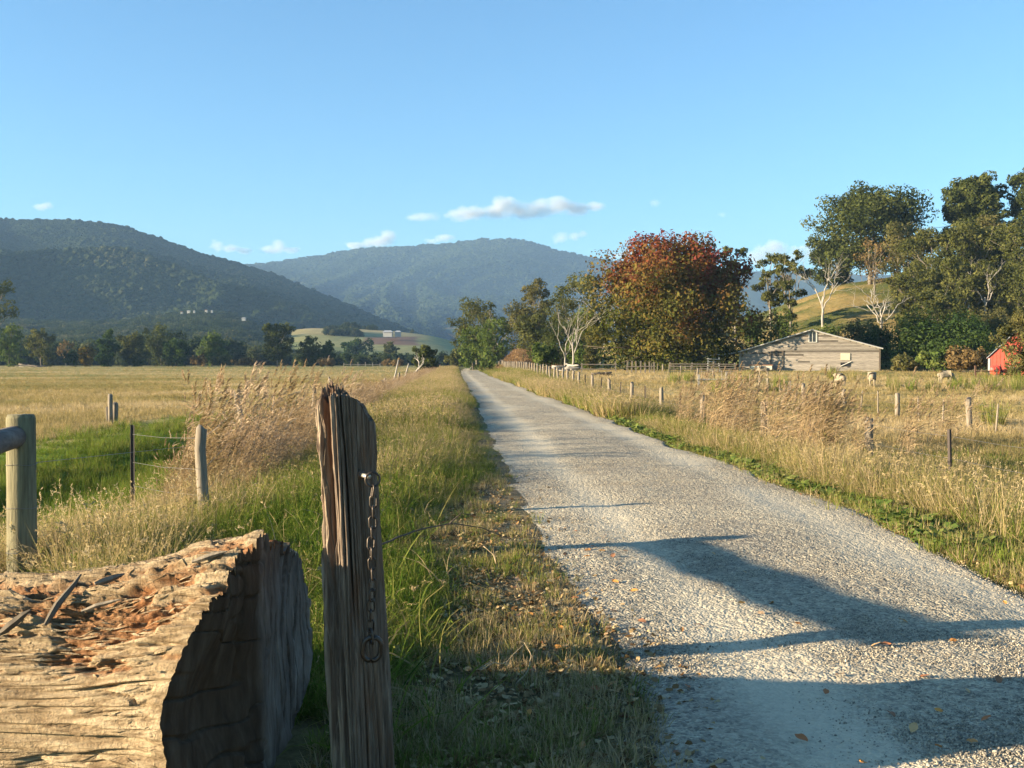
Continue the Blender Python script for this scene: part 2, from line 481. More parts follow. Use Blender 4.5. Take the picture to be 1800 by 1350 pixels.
_coln = [0]
def scatter(name, P, protos, label, rotz=None, tilt=.0, scl=None, tint=None, idx=None, rng=None, cat=None, rot=None):
    rng = rng or RNG; n = len(P)
    if n == 0: return
    col = bpy.data.collections.new('proto_%d' % _coln[0]); _coln[0] += 1
    for i, p in enumerate(protos):
        p.name = 'p%03d_%s' % (i, p.name); col.objects.link(p)
    me = bpy.data.meshes.new(name)
    me.vertices.add(n); me.vertices.foreach_set('co', np.ascontiguousarray(P, np.float32).ravel())
    if rot is None:
        rot = np.zeros((n, 3), np.float32)
        rot[:, 2] = rng.uniform(0, 2 * math.pi, n) if rotz is None else rotz
        rot[:, :2] = rng.normal(0, tilt, (n, 2))
    a = me.attributes.new('rot', 'FLOAT_VECTOR', 'POINT'); a.data.foreach_set('vector', np.ascontiguousarray(rot, np.float32).ravel())
    s = np.ones((n, 3), np.float32) if scl is None else (np.repeat(np.asarray(scl, np.float32)[:, None], 3, 1) if np.ndim(scl) == 1 else np.asarray(scl, np.float32))
    a = me.attributes.new('scl', 'FLOAT_VECTOR', 'POINT'); a.data.foreach_set('vector', np.ascontiguousarray(s, np.float32).ravel())
    fattr(me, 'tint', rng.uniform(0, 1, n) if tint is None else tint)
    a = me.attributes.new('idx', 'INT', 'POINT'); a.data.foreach_set('value', np.ascontiguousarray(rng.integers(0, len(protos), n) if idx is None else idx, np.int32))
    me.update()
    o = obj(name, me, None, label=label, cat=cat, kind='stuff')
    ng = bpy.data.node_groups.new('scatter_' + name, 'GeometryNodeTree')
    ng.interface.new_socket('Geometry', in_out='INPUT', socket_type='NodeSocketGeometry')
    ng.interface.new_socket('Geometry', in_out='OUTPUT', socket_type='NodeSocketGeometry')
    gi = ng.nodes.new('NodeGroupInput'); go = ng.nodes.new('NodeGroupOutput')
    ip = ng.nodes.new('GeometryNodeInstanceOnPoints'); ci = ng.nodes.new('GeometryNodeCollectionInfo')
    ci.inputs['Collection'].default_value = col; ci.inputs['Separate Children'].default_value = True; ci.inputs['Reset Children'].default_value = True
    def na(nm, typ):
        x = ng.nodes.new('GeometryNodeInputNamedAttribute'); x.data_type = typ; x.inputs['Name'].default_value = nm; return x.outputs[0]
    ng.links.new(gi.outputs[0], ip.inputs['Points']); ng.links.new(ci.outputs[0], ip.inputs['Instance'])
    ip.inputs['Pick Instance'].default_value = True
    ng.links.new(na('idx', 'INT'), ip.inputs['Instance Index'])
    ng.links.new(na('rot', 'FLOAT_VECTOR'), ip.inputs['Rotation'])
    ng.links.new(na('scl', 'FLOAT_VECTOR'), ip.inputs['Scale'])
    ng.links.new(ip.outputs[0], go.inputs[0])
    md = o.modifiers.new('scatter', 'NODES'); md.node_group = ng
    return o

# ---- leaf card crowns
def leaf_quads(Pc, Nn, size, aspect, rng):
    n = len(Pc)
    Nn = Nn / (np.linalg.norm(Nn, axis=1)[:, None] + 1e-9)
    r = rng.normal(size=(n, 3)); T = np.cross(Nn, r); T /= np.linalg.norm(T, axis=1)[:, None] + 1e-9
    B = np.cross(Nn, T)
    sz = np.broadcast_to(np.asarray(size, float), (n,)) * rng.choice([.55, .8, 1.0, 1.25, 1.6], n, p=[.2, .25, .27, .18, .10]) * rng.uniform(.85, 1.15, n)
    T = T * sz[:, None]; B = B * (sz * aspect)[:, None]
    bend = Nn * (sz * rng.uniform(-.35, .1, n))[:, None]
    V = np.stack([Pc - T + bend, Pc - B, Pc + T + bend, Pc + B], 1).reshape(-1, 3)
    return V, np.arange(4 * n).reshape(-1, 4)

def crown_pts(lobes, n, rng, shell=.5, rough=.3, gap=.28, gf=1.0, droop=0.0):
    L = np.array(lobes, float)
    w = (L[:, 3] * L[:, 4] + L[:, 4] * L[:, 5] + L[:, 3] * L[:, 5]); w /= w.sum()
    m = int(n * 1.6)
    k = rng.choice(len(L), m, p=w)
    d = rng.normal(size=(m, 3)); d /= np.linalg.norm(d, axis=1)[:, None]
    lump = 1 + rough * vn(d[:, 0] * 2.4 + k * 3.7, d[:, 1] * 2.4, d[:, 2] * 2.4, 61) + rough * .6 * vn(d[:, 0] * 6 + k * 3.7, d[:, 1] * 6, d[:, 2] * 6, 62)
    f = (1 - shell * rng.uniform(0, 1, m) ** 1.4) * lump
    P = L[k, :3] + d * L[k, 3:] * f[:, None]
    keep = vn(P[:, 0] * gf, P[:, 1] * gf, P[:, 2] * gf, 63) > -1 + gap * 2
    keep |= rng.uniform(0, 1, m) < .12
    P = P[keep][:n]; d = d[keep][:n]; k = k[keep][:n]
    Nn = d * 1.0 + rng.normal(0, .5, d.shape) + np.array([0, 0, .15])
    return P, Nn, k

def crown_mesh(name, lobes, n, size, rng, aspect=.5, tintf=None, **kw):
    P, Nn, k = crown_pts(lobes, n, rng, **kw)
    V, Fq = leaf_quads(P, Nn, size, aspect, rng)
    me = mesh_np(name, V, Fq)
    s = 1.0 / (np.ptp(P[:, 2]) + 1e-6)
    if tintf is None: t = .5 + .35 * vn(P[:, 0] * 3 * s, P[:, 1] * 3 * s, P[:, 2] * 3 * s, 71) + rng.normal(0, .13, len(P))
    else: t = tintf(P, k, rng)
    t = t + (_h(k, k * 7 + 3, k * 0 + len(lobes), 5) - .5) * .42
    fattr(me, 'tint', np.repeat(np.clip(t, 0, 1), 4))
    return me

# ---- forests: crowns standing on the far hills (one mass each)
M_forest = blade_mat('far_foliage', [(0, (.018,.030,.012)), (.5, (.040,.058,.022)), (1.0, (.075,.088,.036)), (1.3, (.11,.11,.05))], .4)
def blob(seed, n=3):
    import bmesh
    bm = bmesh.new(); bmesh.ops.create_icosphere(bm, subdivisions=n, radius=1)
    V = np.array([v.co[:] for v in bm.verts]); Fq = np.array([[v.index for v in f.verts] for f in bm.faces]); bm.free()
    r = 1 + .30 * vn(V[:, 0] * 2 + seed * 9, V[:, 1] * 2, V[:, 2] * 2, 81) + .22 * vn(V[:, 0] * 5 + seed * 9, V[:, 1] * 5, V[:, 2] * 5, 82)
    V = V * r[:, None]; V[:, 2] = V[:, 2] * .8 + .45
    me = mesh_np('canopy', V, Fq); fattr(me, 'bl', np.clip(.5 + .5 * vn(V[:, 0] * 4, V[:, 1] * 4, V[:, 2] * 4, 83), 0, 1))
    return me

def hill_points(H, n, rng, q0, q1, ymin, vmax=None):
    X, YY, Z = H; nr, nc = X.shape
    i = rng.integers(0, nr - 1, n); j = rng.integers(0, nc - 1, n)
    a, b = rng.uniform(0, 1, n), rng.uniform(0, 1, n)
    def lerp(A): return (A[i, j] * (1 - a) + A[i + 1, j] * a) * (1 - b) + (A[i, j + 1] * (1 - a) + A[i + 1, j + 1] * a) * b
    P = np.stack([lerp(X), lerp(YY), lerp(Z)], 1)
    q = 900 + F * P[:, 0] / P[:, 1]
    k = (q > q0) & (q < q1) & (P[:, 1] > ymin)
    return P[k]

rg = np.random.default_rng(3)
P = hill_points(HN, 150000, rg, -400, 860, 1150); P = P[P[:, 1] < 2160]
scatter('forest', P - np.array([0, 0, 1.]), [proto('canopy', blob(i, 2), M_forest) for i in range(4)], 'dense eucalypt forest covering the near dark hill', scl=rg.uniform(2.0, 4.0, len(P)) * (1 + .6 * (rg.uniform(0, 1, len(P)) > .95)), tint=np.clip(.38 + .3 * fbm(P[:, 0] / 170, P[:, 1] / 170, 0, 91, 3) + rg.normal(0, .08, len(P)), 0, 1), rng=rg)
P = hill_points(HM, 110000, rg, 380, 1200, 2600); P = P[P[:, 1] < 4350]
scatter('forest', P - np.array([0, 0, 2.]), [proto('canopy', blob(i + 5, 2), M_forest) for i in range(4)], 'blue hazy forest covering the distant mountain', scl=rg.uniform(4.5, 8.5, len(P)), tint=np.clip(.12 + .3 * fbm(P[:, 0] / 260, P[:, 1] / 160, 0, 92, 3) + rg.normal(0, .12, len(P)), 0, 1), rng=rg)
def small_crown(seed, n=700):
    r = np.random.default_rng(seed)
    lob = [(r.uniform(-.5, .5), r.uniform(-.5, .5), r.uniform(.35, 1.5), r.uniform(.4, .65), r.uniform(.4, .65), r.uniform(.35, .6)) for _ in range(7)]
    P, Nn, k = crown_pts(lob, n, r, gf=2.0)
    V, Fq = leaf_quads(P, Nn, .12, .6, r); me = mesh_np('canopy', V, Fq)
    fattr(me, 'bl', np.repeat(np.clip(.5 + .5 * vn(P[:, 0] * 2, P[:, 1] * 2, P[:, 2] * 2, 84), 0, 1), 4)); return me
P = hill_points(HW, 9000, rg, -150, 800, 620)
q = 900 + F * P[:, 0] / P[:, 1]; P = P[(q < 470) | (rg.uniform(0, 1, len(P)) < .35)]
scatter('forest', P, [proto('canopy', small_crown(i), M_forest) for i in range(5)], 'blue-green woodland on the low rise beyond the paddock', scl=rg.uniform(4.0, 7.5, len(P)), tint=np.clip(.5 + .3 * fbm(P[:, 0] / 60, P[:, 1] / 60, 0, 93, 3) + rg.normal(0, .15, len(P)), 0, 1), rng=rg)
# low belt of trees on the plain behind the paddock
n = 2600
qq = rg.uniform(-150, 860, n); yy = rg.uniform(390, 700, n)
P = np.stack([(qq - 900) / F * yy, yy, np.zeros(n)], 1); P[:, 2] = G(P[:, 0], P[:, 1])
hh = np.interp(qq, [0, 420, 470, 640, 860], [1.0, 1.0, .62, .5, .5])
scatter('woodland', P, [proto('canopy', small_crown(i + 20), M_forest) for i in range(5)], 'belt of mixed trees on the plain behind the paddock', scl=rg.uniform(3.2, 6.0, n) * hh, tint=np.clip(.35 + .35 * fbm(P[:, 0] / 30, P[:, 1] / 60, 0, 94, 3) + rg.normal(0, .15, n), 0, 1), rng=rg)
# scrub patches on the pasture rise
P = hill_points(HP, 9000, rg, 400, 880, 560); nz = fbm(P[:, 0] / 45, P[:, 1] / 90, 0, 95, 3)
P = P[(nz > .78) | ((P[:, 1] > 885) & (nz > .25))]
scatter('scrub', P, [proto('canopy', small_crown(i + 40), M_forest) for i in range(4)], 'scattered trees and scrub on the far pasture slope', scl=rg.uniform(1.8, 3.6, len(P)), tint=np.clip(.5 + rg.normal(0, .2, len(P)), 0, 1), rng=rg)

# ------------------------------------------------------------------ grasses
def blades(n, h, spread, lean, width, rng, seg=3, curl=.5, heads=0, headlen=.1, bl=None, wind=(0., 0.)):
    """one tuft of curved blades, optional feathery seed heads"""
    Vs, Fs, T = [], [], []
    nv = 0
    for i in range(n):
        a = rng.uniform(0, 2 * math.pi); r = spread * math.sqrt(rng.uniform())
        b = np.array([r * math.cos(a), r * math.sin(a), -.02])
        da = a + rng.normal(0, .8)
        hh = h * rng.uniform(.45, 1.1); ln = lean * rng.uniform(.1, 1.2)
        d = np.array([math.cos(da) * ln + wind[0], math.sin(da) * ln + wind[1], 1.0]); d /= np.linalg.norm(d)
        ca = rng.uniform(0, math.pi); side = np.array([math.cos(ca), math.sin(ca), 0])
        w = width * rng.uniform(.6, 1.3); p = b.copy(); step = hh / seg
        t = rng.uniform() if bl is None else bl(rng)
        for k in range(seg + 1):
            ww = w * (1 - (k / seg) ** 1.6) + .0004
            Vs += [p - side * ww, p + side * ww]; T += [t, t]
            if k < seg: Fs.append((nv + 2 * k, nv + 2 * k + 1, nv + 2 * k + 3, nv + 2 * k + 2))
            d = d + np.array([d[0] * curl * .5, d[1] * curl * .5, -curl * .38 * (k + .3)]) * ln * 1.4; d /= np.linalg.norm(d)
            p = p + d * step
        nv += 2 * (seg + 1)
        if i < heads:
            q = p - d * step
            for _ in range(9):
                hp = q + d * rng.uniform(-.2, 1) * headlen; o = rng.normal(0, 1, 3) * headlen * .16
                e = np.array([wind[0] * .3, wind[1] * .3, -.1]) * headlen + d * headlen * .35 + o
                s2 = rng.normal(0, 1, 3); s2 = np.cross(e, s2); s2 = s2 / (np.linalg.norm(s2) + 1e-9) * headlen * .07
                Vs += [hp, hp + e * .5 + s2, hp + e, hp + e * .5 - s2]; T += [.95] * 4
                Fs.append((nv, nv + 1, nv + 2, nv + 3)); nv += 4
    me = mesh_np('tuft', np.array(Vs), np.array(Fs)); fattr(me, 'bl', np.array(T)); return me

def reed(rng, h=1.5, n=7, wind=(.25, .05)):
    """a clump of tall dry reeds: stems, drooping strap leaves, feathery plumes"""
    Vs, Fs, T = [], [], []
    def strip(p, d, L, w, seg, sag, t):
        nv = len(Vs); s = np.cross(d, rng.normal(0, 1, 3)); s /= np.linalg.norm(s) + 1e-9
        for k in range(seg + 1):
            ww = w * (1 - (k / seg) ** 2) + .0006
            Vs.extend([p - s * ww, p + s * ww]); T.extend([t, t])
            if k < seg: Fs.append((nv + 2 * k, nv + 2 * k + 1, nv + 2 * k + 3, nv + 2 * k + 2))
            d = d + np.array([wind[0] * .25, wind[1] * .25, -sag]); d = d / np.linalg.norm(d); p = p + d * L / seg
        return p, d
    for i in range(n):
        a = rng.uniform(0, 6.28); r = .16 * math.sqrt(rng.uniform())
        b = np.array([r * math.cos(a), r * math.sin(a), 0.])
        hh = h * rng.uniform(.6, 1.08); d = np.array([rng.normal(0, .1) + wind[0] * .5, rng.normal(0, .1) + wind[1] * .5, 1.]); d /= np.linalg.norm(d)
        p, e = strip(b, d, hh, .0045, 4, .01, rng.uniform(.5, 1))
        for _ in range(rng.integers(5, 9)):
            f = rng.uniform(.2, .95); q = b + (p - b) * f; aa = rng.normal(0, 1.1)
            ld = np.array([math.cos(aa) * .8, math.sin(aa) * .8, .9]); ld /= np.linalg.norm(ld)
            strip(q, ld, rng.uniform(.22, .45), rng.uniform(.006, .012), 3, rng.uniform(.2, .55), rng.uniform(.2, 1))
        if rng.uniform() < .75:
            L = rng.uniform(.18, .3)
            for _ in range(34):
                f = rng.uniform(0, 1); q = p + e * L * (f - .25); o = rng.normal(0, 1, 3) * np.array([.35, .35, .2]) * (1 - .6 * f)
                ld = e * .8 + np.array([wind[0], wind[1], 0]) * 1.5 + o; ld /= np.linalg.norm(ld)
                strip(q, ld, L * rng.uniform(.2, .42), .006, 2, .18, rng.uniform(.75, 1))
    me = mesh_np('reed', np.array(Vs), np.array(Fs)); fattr(me, 'bl', np.array(T)); return me

def rosette(rng, r=.16, n=9):
    """low broad-leaved weed"""
    Vs, Fs, T = [], [], []
    for i in range(n):
        a = i * 2.4 + rng.uniform(-.3, .3); L = r * rng.uniform(.6, 1.25); w = L * rng.uniform(.2, .34); up = rng.uniform(.15, .9)
        d = np.array([math.cos(a), math.sin(a), 0]); s = np.array([-d[1], d[0], 0]); nv = len(Vs)
        prof = [(0, .25, 0), (.4, 1, .30), (.75, .85, .36), (1, .05, .22)]
        t = rng.uniform()
        for f, ww, zz in prof:
            c = d * L * f + np.array([0, 0, zz * L * up * 1.6])
            Vs.extend([c - s * w * ww + [0, 0, .1 * w], c + s * w * ww + [0, 0, .1 * w]]); T.extend([t, t])
        for k in range(3): Fs.append((nv + 2 * k, nv + 2 * k + 1, nv + 2 * k + 3, nv + 2 * k + 2))
    me = mesh_np('weed', np.array(Vs), np.array(Fs)); fattr(me, 'bl', np.array(T)); return me

GR = [(0, (.028, .060, .008)), (.3, (.085, .145, .018)), (.6, (.165, .195, .036)), (.85, (.23, .195, .065)), (1.1, (.33, .255, .115)), (1.35, (.40, .30, .16))]
M_grass = blade_mat('grass_blade', GR, .4)
M_dry = blade_mat('dry_grass_blade', [(0, (.12, .115, .035)), (.5, (.28, .22, .088)), (1.0, (.41, .305, .148)), (1.35, (.48, .37, .21))], .4)
M_reed = blade_mat('dry_reed', [(0, (.12, .095, .035)), (.45, (.28, .195, .098)), (.9, (.42, .30, .18)), (1.35, (.52, .39, .265))], .4)
M_weed = blade_mat('weed_leaf', [(0, (.045, .085, .018)), (.6, (.10, .155, .035)), (1.35, (.20, .22, .06))], .35)
rg = np.random.default_rng(21)
def tufts(n, *a, **k): return [blades(*a, rng=rg, **k) for _ in range(n)]
def P_of(name, mes, mat): return [proto(name, m, mat) for m in mes]
LONG = P_of('grass_tuft', tufts(7, 26, .46, .12, .85, .0040, heads=2, headlen=.06, curl=.8), M_grass)
SHORT = P_of('short_tuft', tufts(5, 26, .16, .09, .7, .0038), M_grass)
LUSH = P_of('lush_tuft', tufts(5, 30, .42, .12, .8, .006, seg=4, curl=.7), M_grass)
FARL = P_of('far_tuft', tufts(5, 22, .48, .22, .5, .011, heads=3, headlen=.1), M_grass)
DRY = P_of('dry_tuft', tufts(5, 26, .26, .16, .8, .006), M_dry)
DRYF = P_of('far_dry_tuft', tufts(5, 20, .2, .34, .9, .02), M_dry)
STALK = P_of('dry_stalk', tufts(6, 12, .75, .14, .35, .0036, heads=3, headlen=.08, seg=4, wind=(.12, .03)), M_dry)
REED = [proto('reed', reed(rg), M_reed) for _ in range(7)]
WEED = [proto('weed', rosette(rg), M_weed) for _ in range(5)]

def band(n, u0, u1, Y0, Y1, edge=None, pw=1.0, rng=rg):
    """random points in a strip parallel to the track, denser near by"""
    t = rng.uniform(0, 1, n)
    k = 1 - pw
    Y = (Y0 ** k + t * (Y1 ** k - Y0 ** k)) ** (1 / k) if abs(k) > 1e-6 else Y0 * (Y1 / Y0) ** t
    u = rng.uniform(u0, u1, n)
    X = u - TK * Y
    return X, Y, u

def inview(X, Y, m=160):
    q = 900 + F * X / np.maximum(Y, .1); return (q > -m) & (q < 1800 + m)

def put(name, protos, X, Y, label, scl, tint, tilt=.08, keep=None, **kw):
    k = inview(X, Y) if keep is None else keep & inview(X, Y)
    P = np.stack([X, Y, G(X, Y)], 1)[k]
    scatter(name, P, protos, label, tilt=tilt, scl=scl[k], tint=np.clip(tint[k], 0, 1), rng=rg, **kw)

def edgeL(Y): return TC - TH + track_noise_edge(Y, 0.) - .12
def edgeR(Y): return TC + TH + track_noise_edge(Y, 1.)

POSTGAP = lambda X, Y: ~((900 + F * X / Y > -80) & (900 + F * X / Y < 95) & (Y < 8.3) & (Y > 4.6))
LOGBOX = lambda X, Y: ~((X < -.62) & (X > -3.6) & (Y > 3.35) & (Y < 4.75))
# left verge
X, Y, u = band(21000, -3.7, .9, 3.9, 24, pw=1.35)
near = sm(15, 8, Y)
lim = edgeL(Y) - .10 - (.95 + .35 * vn(Y * 1.1, 3, 0, 7)) * near - .25 * rg.uniform(0, 1, len(Y)) ** 2
nz = fbm(X * .6, Y * .35, 0, 101, 3); nz2 = fbm(X * 2.2, Y * 2.2, 0, 102, 2)
dry = np.clip(.27 + .22 * nz + .18 * nz2 + .38 * sm(-1.6, -3.2, u) + .30 * sm(8, 20, Y), 0, 1)
put('grass', LONG, X, Y, 'long green and yellow grass on the verge between post and track', rg.uniform(.7, 1.15, len(Y)) * np.minimum(.80 + .3 * nz + .15 * sm(6, 12, Y), (.12 + .30 * np.clip(lim - u, 0, 9)) / .46 * (1 + .9 * (rg.uniform(0, 1, len(Y)) > .93))) * (1 - .55 * ~POSTGAP(X, Y)), dry + rg.normal(0, .16, len(Y)), keep=(u < lim) & LOGBOX(X, Y), tilt=.3)
X, Y, u = band(13000, -3.7, .75, 24, 240, pw=1.3)
nz = fbm(X * .4, Y * .12, 0, 103, 3)
put('grass', FARL, X, Y, 'tawny grass on the verge running into the distance beside the track', rg.uniform(.75, 1.2, len(Y)) * np.minimum(.9 + .25 * nz, (.12 + .28 * np.clip(edgeL(Y) - u, 0, 9)) / .48), .55 + .18 * nz + .1 * sm(30, 80, Y) + rg.normal(0, .14, len(Y)), keep=u < edgeL(Y) - .05)
# short ragged grass and litter at the left edge of the gravel
X, Y, u = band(7000, -.6, 1.2, 3.0, 30, pw=1.5)
put('grass', SHORT, X, Y, 'short ragged turf along the near edge of the gravel', rg.uniform(.25, .8, len(Y)), .68 + .25 * fbm(X * 1.5, Y * 1.5, 0, 104, 2) + rg.normal(0, .15, len(Y)), keep=(u < edgeL(Y) + .14 * rg.normal(0, 1, len(Y)) - .02) & (vn(X * 3, Y * 3, 0, 8) + rg.normal(0, .3, len(Y)) > -.25))
# right verge
X, Y, u = band(14000, 4.0, 8.4, 5.5, 30, pw=1.25)
nz = fbm(X * .6, Y * .35, 0, 105, 3)
lim = edgeR(Y) + .30 + .55 * sm(14, 8, Y) + .3 * rg.uniform(0, 1, len(Y)) ** 2
put('grass', LONG, X, Y, 'long yellow green grass on the verge below the wire fence', rg.uniform(.7, 1.15, len(Y)) * (1.0 + .25 * nz) * (.55 + .45 * sm(lim, lim + .5, u)), .42 + .26 * nz + .16 * sm(8, 20, Y) - .1 * sm(6.4, 8, u) * sm(20, 14, Y) + rg.normal(0, .13, len(Y)), keep=u > lim, tilt=.28)
X, Y, u = band(12000, 4.0, 7.8, 30, 240, pw=1.3)
nz = fbm(X * .4, Y * .12, 0, 106, 3)
put('grass', FARL, X, Y, 'golden grass on the verge along the distant wire fence', rg.uniform(.7, 1.15, len(Y)) * (1 + .25 * nz), .52 + .2 * nz + rg.normal(0, .13, len(Y)), keep=u > edgeR(Y) + .1)
X, Y, u = band(5000, 4.0, 6.2, 5.5, 24, pw=1.4)
put('grass', SHORT, X, Y, 'short brown turf along the outer edge of the gravel', rg.uniform(.5, 1.2, len(Y)), .55 + .2 * fbm(X * 1.5, Y * 1.5, 0, 107, 2) + rg.normal(0, .15, len(Y)), keep=u > edgeR(Y) - .12 * rg.normal(0, 1, len(Y)) - .05)
X, Y, u = band(5200, 4.1, 5.4, 9, 60, pw=1.3)
put('weeds', WEED, X, Y, 'low broad-leaved green weeds creeping over the gravel edge', rg.uniform(.45, 1.1, len(Y)), rg.uniform(.35, 1, len(Y)), keep=(u > edgeR(Y) - .02) & (u < edgeR(Y) + .55 + .4 * vn(Y * .3, 1, 0, 5)) & (rg.uniform(-1, 1, len(Y)) < .9 * vn(Y * .25, 4., 0, 108) + .45), tilt=.2)
# green ditch on the left
X, Y, u = band(14000, -14, -4.2, 8.5, 60, pw=1.0)
nz = fbm(X * .5, Y * .3, 0, 109, 3)
gm = sm(-12.5, -9.0, u + .8 * nz - .05 * (Y - 15)) * sm(54, 38, Y + 4 * nz)
put('grass', LUSH, X, Y, 'lush green grass in the damp ditch behind the fence', rg.uniform(.6, 1.05, len(Y)) * (.75 + .3 * nz), .28 + .14 * nz + rg.normal(0, .06, len(Y)), keep=(gm > rg.uniform(0, 1, len(Y))) & (u < -4.5))
# paddocks: scatter evenly as seen from the track
def field_pts(n, q0, q1, Y0, Y1, pw):
    t = rg.uniform(0, 1, n); k = 1 - pw
    Y = (Y0 ** k + t * (Y1 ** k - Y0 ** k)) ** (1 / k) if abs(k) > 1e-6 else Y0 * (Y1 / Y0) ** t
    q = rg.uniform(q0, q1, n)
    return (q - 900) / F * Y, Y
X, Y = field_pts(34000, -150, 820, 14, 130, 1.9); u = X + TK * Y
nz = fbm(X * .12, Y * .12, 0, 21, 4) * .6 + .8 * fbm(X * .025, Y * .05, 0, 25, 3)
put('grass', DRY, X, Y, 'short dry pasture grass in the flat paddock behind the fence', rg.uniform(.6, 1.1, len(Y)) * (.8 + .5 * sm(20, 60, Y)), .55 - .45 * np.clip(nz, -1, 1) + rg.normal(0, .15, len(Y)), keep=(u < -5.2) & ((u < -11) | (Y > 40)))
X, Y = field_pts(16000, -150, 820, 60, 330, 1.8); u = X + TK * Y
nz = fbm(X * .12, Y * .12, 0, 21, 4) * .6 + .8 * fbm(X * .025, Y * .05, 0, 25, 3)
put('grass', DRYF, X, Y, 'pale pasture grass running back to the tree line', rg.uniform(.6, 1.1, len(Y)) * (.8 + .5 * sm(60, 250, Y)), .5 - .4 * np.clip(nz, -1, 1) + rg.normal(0, .15, len(Y)), keep=u < -5.2)
X, Y = field_pts(26000, 950, 1960, 14, 125, 1.7); u = X + TK * Y
nz = fbm(X * .12, Y * .12, 0, 21, 4) + .7 * fbm(X * .025, Y * .05, 0, 25, 3)
bare = vn(X * .22, Y * .5, 0, 111)
put('grass', DRY, X, Y, 'dry straw coloured grass in the sheep paddock', rg.uniform(.6, 1.25, len(Y)) * (.8 + .55 * sm(20, 70, Y)) * (1 - .5 * sm(.2, .6, bare)), .55 - .3 * np.clip(nz, -1, 1) + rg.normal(0, .15, len(Y)), keep=(u > 7.6) & ((Y > 22) | (rg.uniform(0, 1, len(Y)) < .45)) & (Y < 121))
X, Y, u = band(5000, 7.4, 17, 10, 26, pw=1.0)
put('grass', SHORT, X, Y, 'short green pasture just behind the wire fence', rg.uniform(.9, 1.7, len(Y)), .3 + .2 * fbm(X * .5, Y * .5, 0, 112, 2) + rg.normal(0, .1, len(Y)), keep=rg.uniform(0, 1, len(Y)) > sm(17, 26, Y))
X, Y = field_pts(14000, 1180, 1960, 122, 225, 1.0)
put('grass', DRYF, X, Y, 'dry grass on the terraced hillside behind the barn', rg.uniform(.5, 1.0, len(Y)), .22 + .3 * fbm(X * .05, Y * .1, 0, 113, 3) + rg.normal(0, .15, len(Y)), keep=~((X > 24) & (X < 45) & (Y < 142)))
# rush clumps in the paddock
rc = []
for (a, b, YY, k) in [(1345, 1380, 62, 5), (1250, 1300, 60, 5), (1455, 1505, 80, 6), (1735, 1752, 33, 5), (1560, 1800, 62, 26), (1180, 1215, 75, 6), (1285, 1320, 78, 5), (1430, 1470, 119, 9), (1640, 1800, 70, 14)]:
    for _ in range(k):
        y_ = YY * random.uniform(.96, 1.05); q_ = random.uniform(a, b); rc.append(((q_ - 900) / F * y_, y_))
rc = np.array(rc); X, Y = rc[:, 0], rc[:, 1]
RUSH = P_of('rush', tufts(4, 70, .95, .3, .3, .012), M_grass)
put('rushes', RUSH, X, Y, 'clumps of olive rushes standing in the sheep paddock', rg.uniform(.7, 1.15, len(Y)), .5 + rg.normal(0, .15, len(Y)), keep=np.ones(len(Y), bool))
# tall dry stalks by the rail fence, then reeds along the left fence
X, Y, u = band(2600, -5.2, -1.9, 5.6, 15, pw=1.0)
put('dry_stalks', STALK, X, Y, 'thin dry stalks and dead grass between log and ditch', rg.uniform(.35, .95, len(Y)) * (1 - .3 * sm(-3.8, -5, u)), .6 + .35 * fbm(X, Y, 0, 114, 2) + rg.normal(0, .15, len(Y)), keep=(u < -1.9 - .12 * (Y - 6)) & (u > -5.6 + .1 * rg.normal(0, 1, len(Y))) & POSTGAP(X, Y) & ((900 + F * X / Y > 330) | (Y < 9.5) | (rg.uniform(0, 1, len(Y)) < .3)), tilt=.22)
X, Y, u = band(1050, -4.4, -2.6, 10.2, 46, pw=1.05)
hh = np.interp(Y, [10.5, 13, 15.5, 18, 26, 46], [.62, .72, .88, .98, .92, .7])
put('reeds', REED, X, Y, 'tall feathery dry reeds along the weathered fence', rg.uniform(.6, 1.12, len(Y)) * hh * (1 - .35 * sm(-3.6, -2.9, u)) * np.where(rg.uniform(0, 1, len(Y)) < .14, 1.05, .62), .35 + .3 * fbm(X * .7, Y * .5, 0, 115, 2) + rg.normal(0, .12, len(Y)), keep=(kr := (u < -2.7 - .25 * vn(Y * .8, 0, 0, 9)) & (900 + F * X / Y > 268 + 40 * vn(Y * 2, 1, 0, 3))), rotz=rg.normal(0, .8, int((inview(X, Y) & kr).sum())))
X, Y, u = band(1500, -5.0, -3.3, 34, 210, pw=1.2)
k = inview(X, Y)
put('reeds', REED, X, Y, 'pinkish dry reeds dwindling along the far fence line', rg.uniform(.32, .6, len(Y)), .5 + rg.normal(0, .15, len(Y)), rotz=rg.normal(0, .5, int(k.sum())))
rc = []
for (a, b, Y0, Y1, k, s) in [(1385, 1465, 17.5, 20, 26, .85), (1330, 1400, 19, 24, 16, .75), (1235, 1310, 22, 27, 34, .82), (1560, 1600, 21, 23, 5, .8), (1190, 1235, 27, 33, 16, .7), (1470, 1500, 17, 18, 4, .6), (1600, 1720, 25, 27, 8, .8)]:
    for _ in range(k):
        y_ = random.uniform(Y0, Y1); q_ = random.gauss((a + b) / 2, (b - a) / 3.2); rc.append(((q_ - 900) / F * y_, y_, s))
rc = np.array(rc); X, Y = rc[:, 0], rc[:, 1]
put('reeds', REED, X, Y, 'clumps of tawny reeds beside the sheep paddock fence', rc[:, 2] * rg.uniform(.75, 1.15, len(Y)), .35 + rg.normal(0, .15, len(Y)), keep=np.ones(len(Y), bool), rotz=rg.normal(0, .4, int(inview(X, Y).sum())))
X, Y, u = band(900, 5.0, 8.4, 7, 22, pw=1.0)
put('dry_stalks', STALK, X, Y, 'scattered dry seed stalks in the verge below the fence', rg.uniform(.6, .95, len(Y)), .6 + rg.normal(0, .15, len(Y)), tilt=.15)
